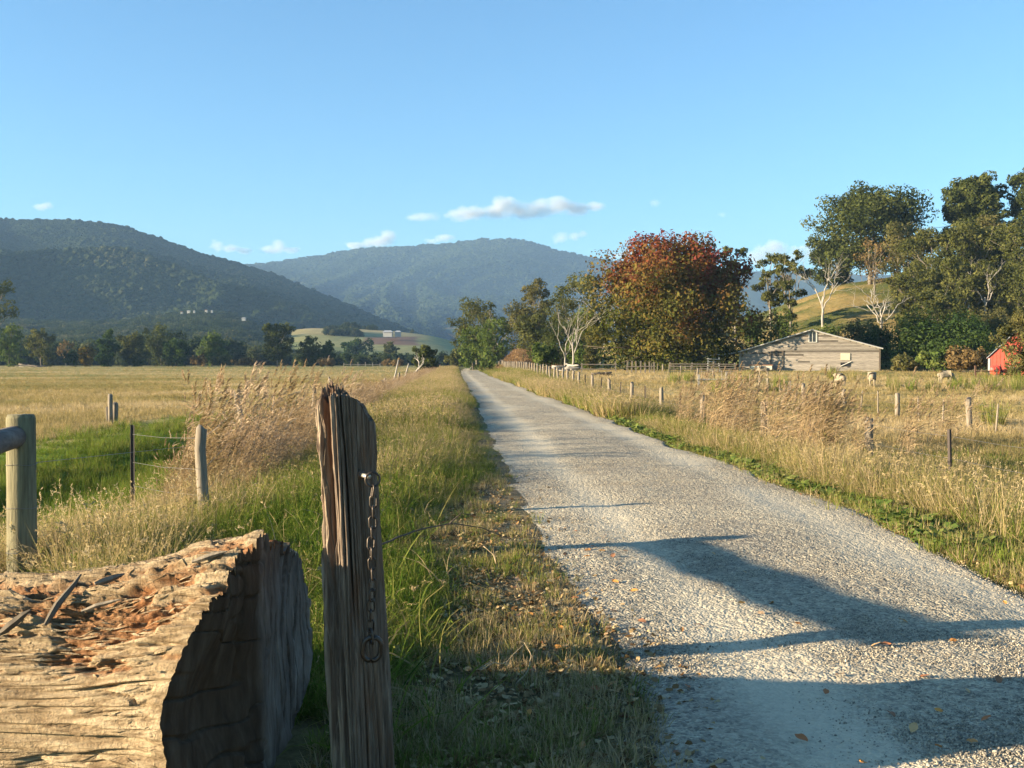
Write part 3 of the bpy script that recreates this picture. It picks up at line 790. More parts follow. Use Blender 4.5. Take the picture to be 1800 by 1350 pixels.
# bare reddish bracken on the bank beside the far track
X, Y = field_pts(1500, 876, 985, 150, 190, 1.0)
M_br = blade_mat('bracken', [(0, (.11, .065, .032)), (.6, (.21, .13, .066)), (1.3, (.29, .19, .105))], .2)
put('bracken', P_of('bracken', tufts(3, 22, .5, .4, .9, .03), M_br), X, Y, 'russet dead bracken on the bank beside the far track', rg.uniform(.6, 1.3, len(Y)), rg.uniform(0, .8, len(Y)))

# ------------------------------------------------------------------ loose stones on the track
def stone(seed):
    import bmesh
    bm = bmesh.new(); bmesh.ops.create_icosphere(bm, subdivisions=1, radius=1)
    V = np.array([v.co[:] for v in bm.verts]); Fq = np.array([[v.index for v in f.verts] for f in bm.faces]); bm.free()
    r = np.random.default_rng(seed); V = V * r.uniform(.7, 1.25, (len(V), 1)) * r.uniform(.6, 1.1, 3) * np.array([1, 1, .75])
    me = mesh_np('stone', V, Fq); fattr(me, 'bl', np.full(len(V), .5)); return me
M_stone = N('loose_stone'); M_stone = M_stone.bsdf(M_stone.ramp(M_stone.attr('tint', 'INSTANCER').outputs['Fac'], [(0, (.11,.10,.085)), (.35, (.235,.20,.15)), (.7, (.355,.305,.225)), (1, (.49,.425,.32))]), .9, spec=.2)
X, Y, u = band(150000, .55, 4.6, 3.7, 17, pw=1.5)
el, er = edgeL(Y), edgeR(Y)
fine = np.exp(-((u - 1.6) / .30) ** 2) + .9 * np.exp(-((u - 3.65) / .34) ** 2)
k = inview(X, Y, 40) & (u > el + .05) & (u < er - .06) & (rg.uniform(0, 1, len(Y)) > .85 * fine)
w = (u - TC) / TH
Z = track_z(Y) + .03 * (1 - w * w) - .012 * fine - .003
scatter('gravel', np.stack([X, Y, Z], 1)[k], [proto('stone', stone(i), M_stone) for i in range(6)], 'loose grey and cream stones lying on the track', scl=(rg.uniform(.0024, .0062, len(Y)) * (1 + .9 * (rg.uniform(0, 1, len(Y)) > .97)))[k], rng=rg, tilt=.5)

# long arching blades leaning out of the near verge
ARCH = P_of('arching_grass', tufts(5, 9, .75, .10, 1.3, .0045, seg=6, curl=.55, heads=2, headlen=.07), M_grass)
X, Y, u = band(900, -3.2, .6, 4.3, 16, pw=1.2)
put('grass', ARCH, X, Y, 'long arching grass blades leaning out of the near verge', rg.uniform(.55, 1.0, len(Y)), .42 + rg.normal(0, .22, len(Y)), keep=(u < edgeL(Y) - .75 - .5 * rg.uniform(0, 1, len(Y))) & LOGBOX(X, Y), tilt=.25)
X, Y, u = band(700, 4.6, 8.2, 6.5, 22, pw=1.2)
put('grass', ARCH, X, Y, 'arching grass blades in the verge below the sheep fence', rg.uniform(.55, 1.0, len(Y)), .45 + rg.normal(0, .22, len(Y)), keep=u > edgeR(Y) + .7, tilt=.25)
# dead leaf litter on the bare edges of the track
def scrap(seed):
    g = np.random.default_rng(seed); V = []
    for f, w in ((0, .1), (.35, .34), (.7, .28), (1, .04)): z = .12 * g.uniform(-1, 1) + .1; V += [(f - .5, -w, z), (f - .5, w, z + .1 * g.uniform(-1, 1))]
    me = mesh_np('scrap', np.array(V), np.array([(0, 1, 3, 2), (2, 3, 5, 4), (4, 5, 7, 6)])); fattr(me, 'bl', np.full(8, g.uniform())); return me
M_litter = blade_mat('leaf_litter', [(0, (.07, .04, .02)), (.4, (.17, .095, .04)), (.8, (.29, .19, .09)), (1.3, (.42, .32, .17))], .15)
X, Y, u = band(11000, -.6, 1.25, 3.9, 15, pw=1.5); kk = (u < edgeL(Y) + .25 * rg.normal(0, 1, len(Y)) ) & (u > edgeL(Y) - 1.15 + .3 * rg.normal(0, 1, len(Y)))
X2, Y2, u2 = band(4200, 4.0, 5.6, 6.0, 18, pw=1.5); k2 = (u2 > edgeR(Y2) - .12 * np.abs(rg.normal(0, 1, len(Y2)))) & (u2 < edgeR(Y2) + .7)
X = np.concatenate([X[kk], X2[k2]]); Y = np.concatenate([Y[kk], Y2[k2]])
P = np.stack([X, Y, G(X, Y) + .012], 1); uu_ = X + TK * Y; P[:, 2] += .03 * (np.abs(uu_ - TC) < TH)
scatter('leaf_litter', P, [proto('scrap', scrap(i), M_litter) for i in range(6)], 'brown leaf litter and straw on the bare track edges', scl=rg.uniform(.018, .05, len(P)), tilt=.35, rng=rg)

# stones strewn thinly past the edges of the gravel
X, Y, u = band(26000, .1, 5.2, 3.9, 16, pw=1.5); el, er = edgeL(Y), edgeR(Y)
k = inview(X, Y, 40) & (((u < el + .05) & (u > el - .55 * rg.uniform(0, 1, len(Y)) ** 1.5)) | ((u > er - .06) & (u < er + .4 * rg.uniform(0, 1, len(Y)) ** 1.5)))
scatter('gravel', np.stack([X, Y, G(X, Y) + .003], 1)[k], [proto('stone', stone(i + 9), M_stone) for i in range(5)], 'stray stones scattered in the turf along the gravel edge', scl=rg.uniform(.003, .0075, len(Y))[k], rng=rg, tilt=.5)

# ------------------------------------------------------------------ trees
M_gum = leaf_mat('gum_leaf', [(0, (0.048,0.055,0.017)), (.5, (0.106,0.110,0.032)), (1, (0.198,0.186,0.060))])
M_gumd = leaf_mat('dark_gum_leaf', [(0, (0.033,0.043,0.014)), (.5, (0.075,0.088,0.025)), (1, (0.144,0.147,0.045))])
M_wattle = leaf_mat('wattle_leaf', [(0, (0.043,0.068,0.018)), (.5, (0.105,0.144,0.034)), (1, (0.211,0.227,0.064))])
M_cyp = leaf_mat('cypress_leaf', [(0, (0.017,0.035,0.012)), (.5, (0.049,0.080,0.020)), (1, (0.108,0.142,0.037))])
M_yel = leaf_mat('yellow_leaf', [(0, (.16,.10,.015)), (.5, (.36,.23,.03)), (1, (.50,.36,.07))])
M_tan = leaf_mat('brown_leaf', [(0, (.09,.062,.026)), (.5, (.19,.125,.05)), (1, (.27,.19,.085))])
M_olive = leaf_mat('olive_leaf', [(0, (0.057,0.063,0.021)), (.5, (0.127,0.115,0.040)), (1, (0.230,0.196,0.075))])
M_oak = leaf_mat('oak_leaf', [(0, (.050,.060,.014)), (.22, (.105,.098,.024)), (.42, (.135,.098,.026)), (.62, (.155,.068,.025)), (.82, (.165,.042,.025)), (1, (.19,.036,.032))], .25)
M_bark = wood_mat('pale_bark', (.18,.15,.115), (.27,.23,.18), (.11,.09,.07), (3, 3, .5), .4, 2.0)
M_dead = wood_mat('bleached_wood', (.29,.255,.215), (.38,.345,.295), (.19,.165,.135), (3, 3, .5), .4, 2.0)
M_dark = wood_mat('dark_bark', (.10,.078,.055), (.15,.12,.085), (.065,.05,.038), (4, 4, .6), .6, 2.0)

def wiggle(p0, p1, n, amp, rng, sag=0.0):
    p0 = np.asarray(p0, float); p1 = np.asarray(p1, float); t = np.linspace(0, 1, n)[:, None]
    P = p0 + (p1 - p0) * t; L = np.linalg.norm(p1 - p0)
    o = np.cumsum(rng.normal(0, 1, (n, 3)), 0); o -= o[0] + (o[-1] - o[0]) * t
    P = P + o * amp * L / math.sqrt(n); P[:, 2] += sag * L * (np.sin(np.pi * t[:, 0])); return P

def lobes_for(style, w, h, rng, nl, lo):
    out = []
    if style == 'gum':
        for i in range(nl):
            zf = lo + (1 - lo) * (i + .5) / nl * .92 + rng.uniform(-.04, .04)
            env = math.sin(math.pi * min(max((zf - lo) / (1.02 - lo), .08), .97)) ** .6
            a = i * 2.4 + rng.uniform(-.5, .5); r = .38 * w * env * rng.uniform(.45, 1.0)
            s = w * rng.uniform(.17, .25)
            cx_, cy_, cz_ = r * math.cos(a), r * math.sin(a), min(zf * h, h - s * .8)
            out.append((cx_, cy_, cz_, s * .8, s * .8, s * .6))
    elif False: pass
    elif style == 'column':
        for i in range(nl):
            f = (i + .5) / nl; s = w * .5 * (math.sin(math.pi * (.12 + .84 * f)) ** .5)
            out.append((rng.normal(0, .05 * w), rng.normal(0, .05 * w), h * f * .93 + .03 * h, s, s, h / nl * 1.1))
    elif style == 'bush':
        for i in range(nl):
            a = i * 2.4; r = w * .34 * math.sqrt((i + .3) / nl); zz = h * (.38 + .34 * (1 - (2 * r / w) ** 2) * rng.uniform(.5, 1.1))
            s = w * rng.uniform(.17, .26)
            out.append((r * math.cos(a), r * math.sin(a), zz * .8, s, s, max(h * .36, .2)))
    else:   # round, leafy to the ground
        for i in range(nl):
            f = (i + .5) / nl; zf = lo + (1 - lo) * f; a = i * 2.4 + rng.uniform(-.4, .4)
            env = math.sqrt(max(0.02, 1 - (2 * ((zf - lo) / (1 - lo)) ** 1.15 - .85) ** 2)) if style == 'round' else math.sqrt(max(.03, 1 - max(0, (zf - .38) / .66) ** 2))
            r = .33 * w * env * rng.uniform(.7, 1.05); s = w * rng.uniform(.15, .22)
            out.append((r * math.cos(a), r * math.sin(a), min(zf * h, h - .75 * s), s, s, s * .85))
        out.append((0, 0, h * (lo + (1 - lo) * .45), w * .30, w * .30, h * .30))
    return out

def sub_lobes(lob, rng, k=5):
    out = []
    for (x, y, z, a, b, c) in lob:
        out.append((x, y, z, a * .8, b * .8, c * .8))
        for _ in range(k):
            d = rng.normal(size=3); d[2] = d[2] * .8 + .2; d /= np.linalg.norm(d); f = rng.uniform(.36, .62)
            out.append((x + d[0] * a * .95, y + d[1] * b * .95, z + d[2] * c * .95, a * f, b * f, c * f * 1.05))
    return out

def trunk_mesh(h, lobes, r, rng, lean=(0, 0), fork=.4, maxl=14):
    mb = MB(); top = np.array([lean[0], lean[1], h * fork])
    T = wiggle((0, 0, -.3), top, 6, .05, rng); mb.tube(T, np.linspace(r * 1.25, r * .8, 6), 8)
    for l in lobes[:maxl]:
        tgt = np.array(l[:3]); f = rng.uniform(.55, 1.0); k = T[min(5, int(f * 5))]
        if tgt[2] < k[2] * .8: continue
        B = wiggle(k, tgt, 5, .09, rng); mb.tube(B, np.linspace(r * .55, r * .14, 5), 5)
        for _ in range(2):
            b0 = B[rng.integers(2, 4)]; mb.tube(wiggle(b0, tgt + rng.normal(0, 1, 3) * np.array(l[3:]) * .8, 4, .1, rng), np.linspace(r * .24, r * .05, 4), 4)
    return mb.mesh('trunk', True)

def tree(name, label, x0, x1, ytop, Y, style='round', mat=None, seed=1, n=2600, leaf=None, lo=.12, nl=12, bark=None, tintf=None, aspect=.5, gap=.28, cat='tree', group=None, tr=None, fork=.4, ybase=None, lean=(0, 0), rough=.3, shell=.5):
    rng = np.random.default_rng(seed); xc = (x0 + x1) / 2
    X = (xc - 900) / F * Y; zb = gz(X, Y) if ybase is None else px(xc, ybase, Y).z
    h = px(xc, ytop, Y).z - zb; w = (x1 - x0) / F * Y
    root = empty(name, (X, Y, zb), label, cat, group)
    lob = lobes_for(style, w, h, rng, nl, lo)
    if style != 'bush':
        obj('trunk', trunk_mesh(h, lob, tr or max(.09, h * .013), rng, fork=fork, lean=lean), bark or M_bark, root)
    else:
        mb = MB()
        for l in lob[:5]: mb.tube(wiggle((l[0] * .3, l[1] * .3, -.1), l[:3], 4, .1, rng), np.linspace(.05, .015, 4), 4)
        obj('stem', mb.mesh('stem'), bark or M_dark, root)
    lf = leaf or max(.16, 1.15 * Y / 1052)
    obj('crown', crown_mesh('crown', sub_lobes(lob, rng, 6 if style == 'gum' else 4), int(n * 1.5) if n < 20000 else n, lf, rng, aspect=aspect, tintf=tintf, gap=gap, gf=1.6 / (w * .3 + .3) * 2.2, rough=rough, shell=shell), mat or M_gum, root)
    return root

def dead_tree(name, label, x, ytop, Y, spread, seed, mat=None, forks=3, ybase=None, depth=4, cat='dead tree', r=None, group=None, lean=0.):
    rng = np.random.default_rng(seed); X = (x - 900) / F * Y; zb = gz(X, Y) if ybase is None else px(x, ybase, Y).z
    h = px(x, ytop, Y).z - zb; root = empty(name, (X, Y, zb), label, cat, group); r = r or h * .028
    limbs = []
    def grow(p, d, L, rr, dep, mb):
        e = p + d * L; P = wiggle(p, e, 6, .11, rng); mb.tube(P, np.linspace(rr, rr * .55, 6), 6 if dep > 1 else 4)
        if dep == 0: return
        for _ in range(rng.integers(2, 4)):
            q = P[rng.integers(2, 6)]; nd = d + rng.normal(0, .55, 3) * np.array([spread, spread, .7]) + np.array([0, 0, .12]); nd /= np.linalg.norm(nd)
            grow(q, nd, L * rng.uniform(.5, .78), rr * .5, dep - 1, mb)
    mb = MB(); T = wiggle((0, 0, -.3), (lean, 0, h * .42), 6, .06, rng); mb.tube(T, np.linspace(r * 1.2, r * .75, 6), 8)
    obj('trunk', mb.mesh('trunk', True), mat or M_dead, root)
    for k in range(forks):
        a = k * 2.4 + rng.uniform(-.4, .4); mb = MB(); q = T[rng.integers(3, 6)]
        d = np.array([math.cos(a) * .62 * spread, math.sin(a) * .5 * spread, .9]); d /= np.linalg.norm(d)
        grow(q, d, (h - q[2]) * .52, r * .6, depth - 1, mb)
        obj('limb', mb.mesh('limb', True), mat or M_dead, root)
    return root

GL = 'trees along the far edge of the paddock'
T = tree
# far side of the left paddock
T('gum_tree', 'tall gum with dark overhanging crown cut by the photo edge beside the hill', -85, 40, 484, 290, 'gum', M_gumd, 201, 2600, nl=9, lo=.5, tr=.3, group=GL)
T('broad_tree', 'dark bushy tree below the overhanging gum at the paddock edge', -20, 52, 572, 300, 'round', M_wattle, 202, 2200, group=GL, bark=M_dark)
T('gum_tree', 'grey-green gum just beside the dark bushy tree under the hill', 44, 100, 577, 315, 'gum', M_gum, 203, 1800, lo=.25, group=GL)
T('thin_tree', 'thin drooping grey-green sapling near the fallen timber', 70, 92, 600, 310, 'column', M_gum, 204, 700, nl=5, group=GL)
T('bare_tree', 'pinkish leafless tree between sapling and yellow tree', 100, 132, 598, 345, 'gum', M_tan, 205, 260, lo=.3, gap=.4, group=GL)
T('yellow_tree', 'golden yellow autumn tree beside the dark cypress', 131, 168, 609, 318, 'round', M_yel, 206, 1500, group=GL, bark=M_dark, gap=.35)
T('bush', 'dark green rounded bush tucked against the golden yellow tree', 114, 140, 613, 312, 'bush', M_cyp, 207, 700, nl=6, cat='bush', group=GL)
T('cypress_tree', 'dark narrow upright cypress between yellow tree and spreading trees', 172, 206, 582, 312, 'column', M_cyp, 208, 2000, nl=7, group=GL, bark=M_dark)
T('spreading_tree', 'pale green spreading tree right beside the cypress', 204, 262, 586, 320, 'round', M_gum, 209, 2600, group=GL, bark=M_dark, lo=.05)
T('spreading_tree', 'darkest broad tree behind the pale spreading one', 245, 322, 575, 345, 'round', M_gumd, 210, 2800, group=GL, bark=M_dark, lo=.08)
T('broad_tree', 'rounded deep green tree, low and dense, below the broad dark tree', 282, 336, 597, 315, 'round', M_cyp, 211, 2200, group=GL, bark=M_dark, lo=.03)
T('bush', 'orange-brown rounded bush at the foot of the domed tree', 335, 368, 622, 308, 'bush', M_tan, 212, 700, nl=6, cat='bush', group=GL)
T('broad_tree', 'domed green tree standing behind the orange-brown bush', 344, 404, 588, 330, 'round', M_wattle, 213, 2400, group=GL, bark=M_dark)
T('bush', 'wide russet bush between domed tree and tall gum', 410, 454, 627, 308, 'bush', M_tan, 214, 800, nl=7, cat='bush', group=GL)
T('bush', 'dull olive bush just behind the orange-brown one', 366, 412, 622, 318, 'bush', M_olive, 215, 800, nl=7, cat='bush', group=GL)
T('gum_tree', 'tallest gum standing alone at the middle of the tree line', 454, 520, 566, 312, 'gum', M_gumd, 216, 3600, lo=.18, nl=15, gap=.22, group=GL)
T('conical_tree', 'conical green tree between the tallest gum and a dark round one', 527, 563, 593, 318, 'column', M_gumd, 217, 1700, nl=6, group=GL, bark=M_dark)
T('round_tree', 'small dark round tree right of the conical tree', 561, 592, 601, 316, 'round', M_cyp, 218, 1400, lo=.05, group=GL, bark=M_dark)
T('bush', 'brown rounded bush beneath the dark round tree', 558, 592, 627, 306, 'bush', M_tan, 219, 700, nl=6, cat='bush', group=GL)
T('bush', 'low brown bush before the long white fence rail', 672, 692, 631, 306, 'bush', M_tan, 220, 400, nl=5, cat='bush', group=GL)
T('bush', 'tan domed bush under the leaning dead limb', 690, 712, 630, 300, 'bush', M_tan, 221, 400, nl=5, cat='bush', group=GL)
T('hedge_tree', 'long dark rounded clump in front of the ploughed field', 590, 655, 597, 520, 'round', M_cyp, 222, 2200, lo=.05, cat='tree', bark=M_dark)
T('round_tree', 'bluish round tree below the far white farm buildings', 672, 702, 602, 470, 'round', M_gum, 223, 1200, lo=.1)
T('wattle_tree', 'dark wind-leaning tree where the left fence ends', 720, 772, 609, 165, 'round', M_gumd, 224, 2600, lo=.1, bark=M_dark)
T('bush', 'rounded grey-green bush at the track bend', 782, 824, 613, 235, 'bush', M_gum, 225, 1300, nl=8, cat='bush')
dead_tree('dead_limb_tree', 'leaning bare tree poking above the left fence posts', 722, 612, 118, 1.3, 226, depth=3, forks=2, lean=1.0, r=.14)

# trees right of the track, towards the mountain
GM = 'trees between track and red oak'
T('gum_tree', 'tall loose gum nearest the track bend', 786, 892, 522, 205, 'gum', M_gum, 231, 4200, lo=.2, nl=15, group=GM)
dead_tree('dead_tree', 'white dead snag leaning out of the green wattles', 884, 530, 200, .7, 232, depth=3, forks=3, r=.14)
T('wattle_tree', 'dense green wattle rounding over the track', 798, 866, 572, 190, 'round', M_wattle, 233, 3000, lo=.02, group=GM, bark=M_dark)
T('wattle_tree', 'bright green wattle beside the russet bank', 828, 906, 560, 182, 'round', M_wattle, 234, 3400, lo=.02, group=GM, bark=M_dark)
T('wattle_tree', 'olive wattle with a feathery top above the russet bank', 872, 976, 534, 192, 'round', M_olive, 235, 3800, lo=.05, group=GM, bark=M_dark)
T('gum_tree', 'slender gum with a small flat crown against the mountain', 905, 978, 488, 196, 'gum', M_olive, 236, 3000, lo=.3, nl=11, group=GM)
T('gum_tree', 'tall gum with dark layered crown left of the red oak', 950, 1080, 474, 176, 'gum', M_gum, 237, 7000, lo=.12, nl=17, group=GM, tr=.35)
T('wattle_tree', 'dark wattle behind the twin pale trunks', 925, 1050, 566, 158, 'round', M_gumd, 238, 4600, lo=.0, group=GM, bark=M_dark)
T('wattle_tree', 'rounded shrub in shade just behind the twin pale trunks', 1000, 1066, 592, 160, 'round', M_gumd, 239, 2600, lo=.0, group=GM, bark=M_dark)
T('gum_tree', 'upright brownish conifer wedged against the red oak', 1026, 1052, 572, 140, 'column', M_olive, 240, 1500, nl=6, group=GM, bark=M_dark)
dead_tree('dead_tree', 'twin pale trunks of a bare tree on a heap of old timber', 1006, 530, 122, .62, 241, depth=4, forks=4, r=.11)
dead_tree('dead_tree', 'second bare trunk forked beside the twin pale trunks', 994, 556, 123, .6, 242, depth=3, forks=3, r=.09)
dead_tree('dead_tree', 'bare grey crown showing over the left shoulder of the red oak', 1056, 486, 165, .8, 243, depth=4, forks=4, r=.13)
T('bush', 'small green bush at the foot of the russet bank', 846, 872, 622, 165, 'bush', M_wattle, 244, 700, nl=6, cat='bush')
T('bush', 'green shrub spreading beside the timber heap', 928, 985, 598, 128, 'bush', M_wattle, 245, 2400, nl=9, cat='bush')

T('wattle_tree', 'full green wattle closing the row behind the russet bank', 900, 992, 556, 172, 'round', M_gum, 246, 4200, lo=.02, group=GM, bark=M_dark)
T('wattle_tree', 'dense wattle between bare twin trunks and red oak', 985, 1062, 548, 150, 'round', M_wattle, 247, 4200, lo=.02, group=GM, bark=M_dark)
# the autumn oak
def oak_tint(P, k, rng):
    zf = (P[:, 2] - P[:, 2].min()) / np.ptp(P[:, 2])
    return np.clip(.02 + .80 * zf ** 1.5 + .10 * (P[:, 0] / 8) + .22 * vn(P[:, 0] * .33, P[:, 1] * .33, P[:, 2] * .33, 72) + .12 * vn(P[:, 0] * 1.1, P[:, 1] * 1.1, P[:, 2] * 1.1, 73) + rng.normal(0, .07, len(P)), 0, 1)
T('oak_tree', 'huge domed oak turning red at the top beside the barn', 1030, 1344, 432, 124, 'dome', M_oak, 251, 74000, leaf=.17, lo=.05, nl=44, bark=M_dark, tintf=oak_tint, aspect=.66, gap=.2, fork=.22, tr=.6, rough=.22, shell=.38)

# hillside behind the barn
GH = 'trees on the hillside behind the barn'
T('gum_tree', 'pale gum half hidden behind the oak with a leaning trunk', 1262, 1326, 424, 160, 'gum', M_gum, 261, 3200, lo=.35, nl=10, group=GH)
T('gum_tree', 'slim gum with a bare pale trunk on the slope above the barn roof', 1322, 1386, 438, 172, 'gum', M_gum, 262, 3400, lo=.28, nl=12, group=GH)
T('gum_tree', 'twin gum with high tuft next to the slim pale-trunked gum', 1358, 1420, 428, 168, 'gum', M_gum, 263, 3800, lo=.15, nl=14, group=GH)
T('bush', 'green round bush on the slope beside the oak', 1302, 1342, 540, 150, 'bush', M_wattle, 264, 1500, nl=7, cat='bush', group='bushes on the hillside')
T('bush', 'round green bush under the slim gums on the slope', 1352, 1398, 536, 150, 'bush', M_wattle, 265, 1500, nl=7, cat='bush', group='bushes on the hillside')
dead_tree('dead_tree', 'white forked dead gum with raised bare arms on the hill slope', 1446, 438, 160, .75, 266, depth=4, forks=3, r=.19)
T('gum_tree', 'largest dark gum crowning the hill against the sky', 1422, 1634, 321, 205, 'gum', M_gumd, 267, 30000, lo=.2, nl=36, gap=.06, group=GH, tr=.38, leaf=.24, rough=.14, aspect=.65, shell=.4)
T('gum_tree', 'shaded lower gum leaning from under the largest dark gum', 1414, 1512, 415, 212, 'gum', M_gumd, 268, 7000, lo=.05, nl=14, group=GH)
T('bare_tree', 'brownish twiggy tree before the largest dark gum', 1492, 1580, 412, 185, 'gum', M_tan, 269, 700, lo=.3, nl=10, group=GH, gap=.4)
dead_tree('dead_tree', 'wide spreading bleached dead tree above the barn end', 1548, 486, 146, 1.15, 270, depth=4, forks=5, r=.17)
T('gum_tree', 'tall gum with rounded crown and pale limbs right of the largest gum', 1640, 1770, 306, 200, 'gum', M_gumd, 271, 18000, lo=.2, nl=26, gap=.06, group=GH, tr=.34, leaf=.24, rough=.14, aspect=.65, shell=.4)
T('gum_tree', 'gum at the photo edge rising above all others', 1752, 1880, 288, 195, 'gum', M_gumd, 272, 14000, lo=.2, nl=22, gap=.06, group=GH, leaf=.24, rough=.14, aspect=.65, shell=.4)
GF = [('leaning gum with olive foliage below the brownish twiggy tree', 1548, 1640, 388, 178), ('olive gum directly under the tall rounded gum', 1596, 1690, 396, 170), ('gum with white forked trunk in the middle of the slope', 1650, 1752, 388, 168), ('gum with reddish hanging foliage by the forked trunk', 1700, 1790, 380, 172), ('edge gum with thick pale limbs low on the slope', 1745, 1860, 392, 160), ('small gum with slanting trunk above the great dark hedge', 1660, 1740, 450, 152), ('short gum just right of the spreading dead tree', 1572, 1650, 462, 158)]
GF += [('green gum behind the bleached forked trunk', 1690, 1790, 430, 186), ('low gum between the short gum and the white forked one', 1610, 1700, 470, 164), ('broad gum low at the photo edge above the grey tree', 1730, 1850, 462, 150), ('bushy gum halfway down the slope above the dark mound', 1600, 1680, 505, 146)]
for i, (lb, a, b, yt, Y_) in enumerate(GF):
    T('gum_tree', lb, a - 14, b + 14, yt, Y_, 'gum', (M_olive if i in (0, 3) else M_gum), 310 + i, 8000, lo=.10, nl=13, gap=.12, group=GH, tr=.22, shell=.3, rough=.2, aspect=.6)
dead_tree('dead_tree', 'bleached forked trunk standing clear among the slope gums', 1730, 452, 150, .8, 290, depth=4, forks=3, r=.15)
dead_tree('dead_tree', 'leaning dead trunk low on the slope near the photo edge', 1668, 505, 146, .9, 291, depth=3, forks=2, r=.14, lean=1.5)
T('bush', 'tall olive shrub right behind the barn gable', 1478, 1568, 552, 134, 'bush', M_olive, 292, 3000, nl=10, cat='bush', group='bushes behind the barn')
T('bush', 'dark round shrub touching the barn end', 1508, 1572, 574, 128, 'bush', M_cyp, 293, 2400, nl=9, cat='bush', group='bushes behind the barn')
T('bush', 'green shrub peeping over the barn roof ridge', 1432, 1476, 566, 140, 'bush', M_wattle, 294, 1500, nl=7, cat='bush', group='bushes behind the barn')
T('great_hedge', 'massive dark evergreen mound between barn and red shed', 1556, 1752, 542, 122, 'bush', M_cyp, 295, 14000, nl=22, cat='hedge', leaf=.16)
T('bush', 'olive bushes crowning the slope above the great dark mound', 1690, 1790, 534, 140, 'bush', M_olive, 296, 3200, nl=11, cat='bush', group='bushes behind the barn')
T('bush', 'yellow-green low shrub at the foot of the dark mound', 1612, 1682, 612, 106, 'bush', M_wattle, 297, 2200, nl=9, cat='bush', group='low bushes near the red shed')
T('bush', 'reddish twiggy shrub between dark mound and red shed', 1660, 1742, 606, 104, 'bush', M_tan, 298, 2600, nl=10, cat='bush', group='low bushes near the red shed')
T('bush', 'low green shrub just off the barn corner', 1560, 1628, 622, 110, 'bush', M_olive, 299, 1600, nl=8, cat='bush', group='low bushes near the red shed')
T('grey_tree', 'grey twiggy tree hiding the right side of the red shed', 1752, 1880, 546, 78, 'round', M_olive, 300, 12000, lo=.05, nl=18, bark=M_dark, leaf=.1, gap=.28)

# ------------------------------------------------------------------ barn
M_board = N('weatherboard')
_v = M_board.mapping((.6, .6, 9)); _a = M_board.noise(_v, 2.2, 6, .7); _o = M_board.n('ObjectInfo').outputs['Random']
_c = M_board.ramp(_a, [(.30, (.09,.074,.06)), (.48, (.265,.232,.192)), (.75, (.385,.345,.292))])
_c = M_board.mix(1.0, _c, M_board.ramp(_o, [(0, (.34,.32,.30)), (.13, (.42,.40,.38)), (.17, (.86,.85,.83)), (.6, (1,.98,.96)), (1, (1.14,1.11,1.08))]), 'MULTIPLY')
M_board = M_board.bsdf(_c, .9)
def plain(name, c, rough=.85, var=.25, scale=3.0, metal=0.0):
    m = N(name); n = m.noise(m.mapping((1, 1, 1)), scale, 5, .6)
    return m.bsdf(m.mix(n, tuple(k * (1 - var) for k in c), tuple(min(1, k * (1 + var)) for k in c)), rough, metal=metal)
M_white = plain('old_white_paint', (.44, .41, .36)); M_cream = plain('cream_panel', (.44, .40, .29)); M_black = plain('dark_opening', (.02, .02, .022))
M_glass = N('old_glass').bsdf((.03, .035, .04), .15, spec=.5)
m = N('corrugated_iron'); w_ = m.n('TexWave', wave_type='BANDS', bands_direction='Y'); w_.inputs['Scale'].default_value = 4.0
m.l(m.mapping((1, 1, 1)), w_.inputs['Vector'])
n_ = m.noise(m.mapping((.6, .6, .6)), 1.2, 5, .6)
M_iron = m.bsdf(m.ramp(n_, [(.3, (.30,.31,.33)), (.6, (.42,.43,.45)), (.8, (.36,.30,.26))]), .5, m.bump(w_.outputs[0], .8, .04), metal=.3)

